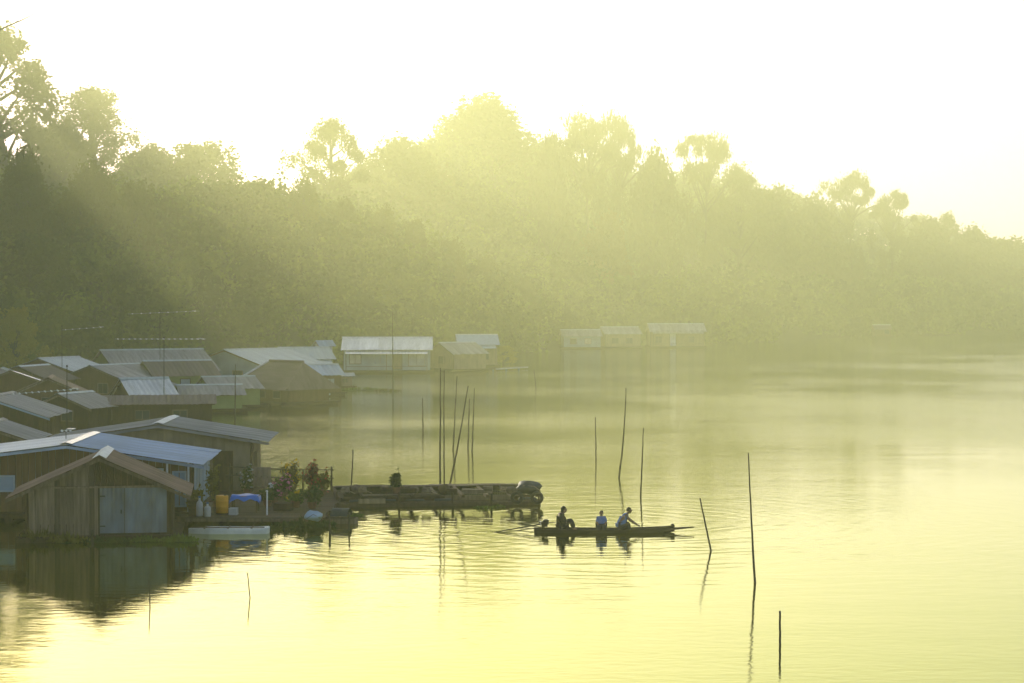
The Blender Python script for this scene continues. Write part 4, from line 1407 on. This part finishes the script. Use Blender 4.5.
# moored skiff and the bundle beside the deck
SK = W(338, 523, 0)
sk, _ = skiff('moored_skiff', 'small pale skiff moored at the outer corner of the side deck', (SK.x, SK.y, 0), R(168), 1.7, .75, .22, WOOD, WOOD_D, bow_up=.15)
m = MB()
for i in range(7):
    a = math.pi * i / 6
    m.add([(-.55 + .0, .36 * math.cos(a), .34 + .34 * math.sin(a)), (.25, .36 * math.cos(a), .34 + .34 * math.sin(a))], [])
m.f = [(2 * i, 2 * i + 1, 2 * i + 3, 2 * i + 2) for i in range(6)]
m.build('canopy', TARP_D, sk, True)
BN = W(314, 520, .4)
bn = thing('bundle', 'blue-white plastic bundle on the outer deck corner', 'bundle', (BN.x, BN.y, .38))
m = MB(); m.lump((0, 0, .2), (.38, .28, .22), 4, 12, 8, .25); m.build('sheet', TIN_LBLUE, bn, True)
m = MB(); m.tube([(-.3, -.2, .1), (0, -.31, .3), (.3, -.2, .12)], .012, 5); m.build('cord', BAMBOO, bn)

# ------------------------------------------------------------------ fish raft
A, B = W(332, 509, 0), W(541, 506, 0)
fr = thing('fish_raft', 'long low fish-farming raft of dark logs and planks in mid-water', 'raft', ((A.x + B.x) / 2, 92.6, 0), math.atan2(B.y - A.y, B.x - A.x))
RL, RD = (B - A).length, 5.0
lg = MB()
lg.tube([(-RL / 2, 0, 0), (-RL / 4, 0, .03), (0, 0, -.02), (RL / 4, 0, .02), (RL / 2, 0, 0)], [.17, .16, .17, .15, .16], 9)
lgm = lg.mesh('log', WOOD_D)
for y, z in ((.0, .04), (.34, .06), (.9, .02), (RD - .3, .1), (RD, .08), (RD - .15, .36), (RD * .5, .1)):
    obj('log', lgm, fr, (random.uniform(-.15, .15), y, z), (random.uniform(0, 3), 0, random.uniform(-.006, .006)))
cbm = MB().box((0, RD / 2, .47), (.16, RD + .4, .12)).mesh('cross_beam', WOOD_D)
for i in range(9):
    obj('cross_beam', cbm, fr, (-RL / 2 + .2 + (RL - .4) * i / 8, 0, random.uniform(-.02, .03)))
wk = MB().box((0, 0, 0), (1.22, .2, .04)).mesh('walk_plank', WOOD)
for row in (0, 1):
    for j in range(3):
        for i in range(8):
            if random.random() < .12 or (row == 0 and (i in (4, 5, 6) or j > 1)):
                continue
            obj('walk_plank', wk, fr, (-RL / 2 + .2 + (RL - .4) * (i + .5) / 8, (.05 + j * .23) if row == 0 else (RD - .55 + j * .23), .555 + random.uniform(-.01, .02)), (0, random.uniform(-.02, .02), random.uniform(-.02, .02)))
fdm = MB().lathe([(.02, 0), (.26, 0), (.28, .03), (.28, .42), (.29, .44), (.28, .46), (.28, .84), (.26, .88), (.02, .88)], 12).mesh('float_drum', TARP_D)
for i in (0, 1, 2, 3, 6):
    obj('float_drum', fdm, fr, (-RL / 2 + .8 + (RL - 1.8) * i / 6, .62, .02), (0, math.pi / 2, 0))
for i, x in enumerate((-RL / 2 + .15, -1.9, .7, 2.6, RL / 2 - .12)):
    MB().tube([(x, -.1, -.35), (x + .02, -.1, (.78, .72, .66, .7, .92)[i])], [.055, .05], 8).build('post', WOOD_D, fr)
# net fence of the open pens
nt_ = MB()
for i in range(30):
    x = .6 + 3.4 * i / 29
    nt_.box((x, RD * .42, .30), (.018, .012, .46))
for z in (.1, .2, .3, .4, .5):
    nt_.box((2.3, RD * .42, z), (3.4, .012, .015))
nt_.build('net', mat('fish_net', (0.20, 0.20, 0.10), .8, .3, 3.0), fr)
MB().box((2.2, RD * .40, .16), (3.3, .05, .26)).build('side_board', WOOD_T, fr)
MB().box((-3.2, -.16, .30), (1.3, .05, .24)).build('side_board', WOOD_T, fr)

RZ = .58
def on_raft(px, yoff):
    Y = 92.6 + yoff
    x, y = XY(px, Y)
    return (x, y, RZ)

tb_ = thing('tarp_bundle', 'rounded blue-black tarp bundle at the right end of the fish raft', 'bundle', on_raft(528, .6))
m = MB(); m.lump((0, 0, .26), (.66, .5, .33), 6, 14, 9, .2); m.build('tarp', TARP_D, tb_, True)
m = MB(); m.tube([(-.62, -.2, .1), (-.2, -.48, .4), (.3, -.46, .36), (.62, -.2, .1)], .02, 6); m.build('rope', CLOTH_TAN, tb_)
for px, yo, lab in ((517, -.08, 'old tyre hung at the left of the tarp bundle'), (537, -.1, 'old tyre hung at the right end of the fish raft')):
    x, y, z = on_raft(px, yo)
    ty = thing('tyre', lab, 'tyre', (x, y - .12, .42), 0, 'tyres on the fish raft')
    m = MB()
    vs, fs = [], []
    for i in range(18):
        a = 2 * math.pi * i / 18
        for k in range(8):
            b = 2 * math.pi * k / 8
            r = .24 + .085 * math.cos(b)
            vs.append((r * math.cos(a), .075 * math.sin(b), r * math.sin(a)))
    for i in range(18):
        for k in range(8):
            fs.append((i * 8 + k, i * 8 + (k + 1) % 8, ((i + 1) % 18) * 8 + (k + 1) % 8, ((i + 1) % 18) * 8 + k))
    m.add(vs, fs)
    m.build('tread', BLACK, ty, True)
    MB().tube([(0, 0, .3), (0, .1, .5)], .012, 5).build('rope', CLOTH_TAN, ty)
del potted('raft_shrub', 'single small dark shrub standing up on the fish raft', 396, 93.0, 1.02, .55, LEAF_D, z=RZ)['group']
for nm, lab, px, yo, s, mt in (('crate', 'flat grey crate in the middle of the fish raft', 473, .3, (1.1, .5, .22), WOOD),
                               ('crate', 'small brown crate right of the flat crate', 488, .4, (.45, .4, .36), WOOD),
                               ('crate', 'low crate left of the pole cluster on the fish raft', 408, .5, (.8, .5, .26), WOOD_D),
                               ('crate', 'low crate at the foot of the leaning pole', 452, .3, (.5, .4, .25), WOOD_D),
                               ('crate', 'dark crate beside the raft shrub', 387, .4, (.5, .4, .3), WOOD_D)):
    x, y, z = on_raft(px, yo)
    c = thing(nm, lab, 'crate', (x, y, z), random.uniform(-.15, .15), 'crates on the fish raft')
    k = 3
    sl = MB().box((0, 0, 0), (s[0], .025, s[2] / k * .8)).mesh('slat', mt)
    sl2 = MB().box((0, 0, 0), (.025, s[1] - .06, s[2] / k * .8)).mesh('slat', mt)
    for i in range(k):
        zz = s[2] * (i + .5) / k
        obj('slat', sl, c, (0, -s[1] / 2, zz)); obj('slat', sl, c, (0, s[1] / 2, zz))
        obj('slat', sl2, c, (-s[0] / 2 + .02, 0, zz)); obj('slat', sl2, c, (s[0] / 2 - .02, 0, zz))
    MB().box((0, 0, s[2] * .88), (s[0] - .06, s[1] - .05, .03)).build('lid', mt, c)

# bits and pieces lying on the fish raft
rd = random.Random(5)
for k, (px, yo, lab, mt) in enumerate(((345, .4, 'coil of rope at the left end of the fish raft', CLOTH_TAN), (362, .5, 'brown rope coil left of the raft shrub', WOOD_T),
                                       (426, .4, 'rope coil by the foot of the pole cluster', CLOTH_TAN), (505, .5, 'rope coil left of the tarp bundle', WOOD_T))):
    x, y, z = on_raft(px, yo)
    t = thing('rope_coil', lab, 'rope', (x, y, z), 0, 'rope coils on the fish raft')
    pts = [(.22 * math.cos(a * .5) * (1 - .004 * a), .2 * math.sin(a * .5), .03 + .006 * a) for a in range(44)]
    MB().tube(pts, .03, 5).build('coil', mt, t)
    MB().tube([pts[-1], (.35, -.2, .06), (.5, -.35, .02)], .025, 5).build('loose_end', mt, t)
for px, yo, s_, lab in ((356, .7, (.34, .26, .22), 'brownish net float at the left of the fish raft'), (414, .6, (.3, .24, .2), 'small net float right of the raft shrub'),
                        (444, .6, (.32, .26, .24), 'net float at the pole cluster'), (511, .3, (.26, .22, .2), 'net float by the tyres')):
    x, y, z = on_raft(px, yo)
    t = thing('net_float', lab, 'float', (x, y, z), rd.uniform(0, 3), 'net floats on the fish raft')
    m = MB(); m.lump((0, 0, s_[2] * .8), s_, int(px), 12, 8, .08); m.build('ball', WOOD if px != 444 else WOOD_D, t, True)
    MB().tube([(-s_[0], 0, .1), (0, 0, s_[2] * 1.8), (s_[0], 0, .1)], .02, 5).build('lashing', BAMBOO, t)

# ------------------------------------------------------------------ low landing stages in front of the middle houses
for lab, px0, py0, px1, py1, w in (('long pale-edged landing stage in front of the middle houses', 200, 409, 262, 401, 1.6),
                                   ('landing stage continuing towards the houseboat', 262, 401, 330, 394, 1.4),
                                   ('small hazy landing stage right of the bend houses', 496, 369, 528, 367, 2.0)):
    a, b = W(px0, py0, .3), W(px1, py1, .3)
    L_ = (b - a).length
    t = thing('landing_stage', lab, 'jetty', (a.x, a.y, 0), math.atan2(b.y - a.y, b.x - a.x), 'landing stages')
    MB().box((L_ / 2, w / 2 + .05, .30), (L_, w, .08)).build('deck', WOOD, t)
    MB().box((L_ / 2, 0, .28), (L_, .08, .18)).build('edge_board', OFFWHITE, t)  # pale colour stands for the light along the stage edge
    for i in range(3):
        MB().tube([(L_ * (.1 + .4 * i), w / 2, -.3), (L_ * (.1 + .4 * i), w / 2, .26)], .14, 7).build('float_drum', FLOAT_BLUE, t)

# ------------------------------------------------------------------ bamboo poles standing in the river
def bamboo(label, bx, by, tx, ty, r=.045, Y=None, mid=0.0):
    b = W(bx, by, 0) if Y is None else Vector((*XY(bx, Y), 0))
    top = P(tx, ty, b.y)
    t = thing('bamboo_pole', label, 'pole', (b.x, b.y, 0), 0, 'bamboo poles standing in the river')
    d = top - b
    rd = random.Random(int(bx * 3 + by))
    N = 8
    pts, rs = [], []
    for i in range(N + 1):
        u = i / N
        p = d * u
        p.x += mid * math.sin(math.pi * u) * d.length * .5 + rd.uniform(-.004, .004) * min(3, d.length)
        pts.append(p); rs.append(r * (1 - min(.55, .14 * d.length) * u))
    pts.insert(0, pts[0] - d.normalized() * .6); rs.insert(0, r)
    if d.length < 1.5:
        rs = [r_ * 1.15 for r_ in rs]
    MB().tube(pts, rs, 7).build('cane', BAMBOO, t, True)
    m = MB()
    for i in range(1, N + 1, max(1, round(.55 / (d.length / N)))):
        p = pts[i + 0]
        m.tube([p - d.normalized() * .015, p + d.normalized() * .015], rs[i] * 1.18, 7)
    if d.length > 1.5:
        m.build('joints', BAMBOO, t)
    return t


bamboo('tallest bamboo pole standing alone in the near right water', 755, 583, 748, 453, .045)
bamboo('slanting short pole just right of the boat bow', 711, 551, 700, 498, .04)
bamboo('stub of a pole nearest the bottom edge', 780, 645, 780, 611, .030)
bamboo('tall crooked pole behind the boat, middle of three', 619, 478, 626, 388, .055, mid=.03)
bamboo('short thin pole left of the tall crooked one', 596, 459, 595.5, 417, .045)
bamboo('slim pole right of the tall crooked one', 640.5, 497, 643.5, 428, .045)
bamboo('straight tall pole rising behind the fish raft', 440, 487, 440.5, 368, .055, Y=100)
bamboo('thinner pole close beside the straight tall one', 444, 482, 444, 370, .045, Y=103)
bamboo('pole leaning right from behind the fish raft', 448, 487, 468, 386, .055, Y=99.5, mid=.02)
bamboo('upright pole between the straight and the leaning pole', 453, 450, 457, 376, .06)
bamboo('short pole behind the tip of the leaning pole', 468, 449, 469.5, 399, .06)
bamboo('last slim pole on the right of the raft pole cluster', 472, 452, 474.5, 388, .055)
bamboo('short stub pole left of the raft pole cluster', 423, 431, 422.5, 398, .065)
bamboo('thin pole at the left end of the fish raft', 351, 487, 353, 450, .04, Y=98)
bamboo('short mooring pole beside the moored skiff', 349, 531, 349.5, 512, .035)
bamboo('short mooring pole at the outer deck corner', 330, 534, 329.5, 518, .045)
bamboo('low slanting stick in the bright water below the pontoon', 250, 598, 247.5, 573, .016)
bamboo('low stick standing in the dark shed reflection', 150, 606, 148.7, 580, .016)
bamboo('faint far pole in the hazy middle water', 536, 388, 534, 370, .07)
bamboo('slim mast pole standing before the white-roofed house', 393, 399, 392.5, 312, .07)
bamboo('dark pole at the end of the landing stage', 235, 424, 235.5, 364, .07)
bamboo('low pole before the shed door', 92.5, 547, 92, 530, .05)

# ------------------------------------------------------------------ television antennas
def antenna(label, mx, my0, my1, bx0, by0, bx1, by1, Y, n, el=.55, rm=.03):
    base = P(mx, my0, Y); top = P(mx, my1, Y)
    t = thing('antenna', label, 'antenna', base, 0, 'television antennas')
    MB().tube([(0, 0, 0), top - base], [rm, rm * .8], 7).build('mast', BLACK, t)
    a, b = P(bx0, by0, Y) - base, P(bx1, by1, Y) - base
    MB().tube([a, b], .018, 6).build('boom', STEEL, t)
    e = (b - a).normalized()
    em = MB().tube([(0, -el / 2, 0), (0, el / 2, 0)], .05, 6).mesh('element', WHITE)
    for i in range(n):
        p = a.lerp(b, (i + .5) / n)
        obj('element', em, t, p, (0, 0, .35), (1, 1 + .5 * i / n, 1))
    MB().box(a.lerp(b, .93) + Vector((0, 0, .05)), (.35, .5, .05)).build('reflector', STEEL, t)
    MB().box(top - base, (.10, .08, .12)).build('clamp', BLACK, t)
    return t


antenna('long television antenna on a tall mast above the green-walled house', 164, 404, 338, 115, 339, 206, 339, 150, 16)
antenna('television antenna with pale elements left of the dark shack', 67, 440, 366, 10, 394, 80, 389, 118, 11, .5)
antenna('faint thin antenna against the dark forest', 160, 395, 310, 128, 314, 199, 311, 188, 8, .5)
antenna('small faint antenna at the left above the roofs', 62, 385, 326, 62, 330, 104, 327, 190, 6, .5)
antenna('bare mast on the blue tin roof', 66, 443, 430, 60, 431, 72, 430, 90, 3, .3, .02)

# bare twig of a near tree entering at the top left corner is the end of the tall tree's top branch
x, y = XY(6, 285)
tw = thing('bare_branch', 'bare slanting branch tip above the tallest left tree', 'branch', P(-14, 36, 284))
b0 = P(-14, 36, 284)
MB().tube([(0, 0, 0), P(8, 26, 284) - b0, P(22, 20, 284) - b0, P(40, 11, 284) - b0], [.22, .14, .1, .04], 6).build('bough', MAT_BARK, tw)
MB().tube([P(14, 23.5, 284) - b0, P(24, 15, 284) - b0], [.07, .03], 5).build('twig', MAT_BARK, tw)

# ------------------------------------------------------------------ haze
hm = bpy.data.materials.new('haze_air')
hm.use_nodes = True
hn, hl = hm.node_tree.nodes, hm.node_tree.links
hn.clear()
ho = hn.new('ShaderNodeOutputMaterial')
pv = hn.new('ShaderNodeVolumePrincipled')
pv.inputs['Density'].default_value = HAZE_DENSITY
pv.inputs['Color'].default_value = (*HAZE_COLOR, 1)
pv.inputs['Absorption Color'].default_value = (1, 1, 1, 1)
pv.inputs['Anisotropy'].default_value = HAZE_G
hl.new(pv.outputs[0], ho.inputs['Volume'])
mb = MB()
mb.box((0, 400, 53), (2000, 1200, 112))
haze = mb.build('haze', hm)
tag(haze, 'golden morning haze filling the river valley', 'haze')
haze['kind'] = 'stuff'
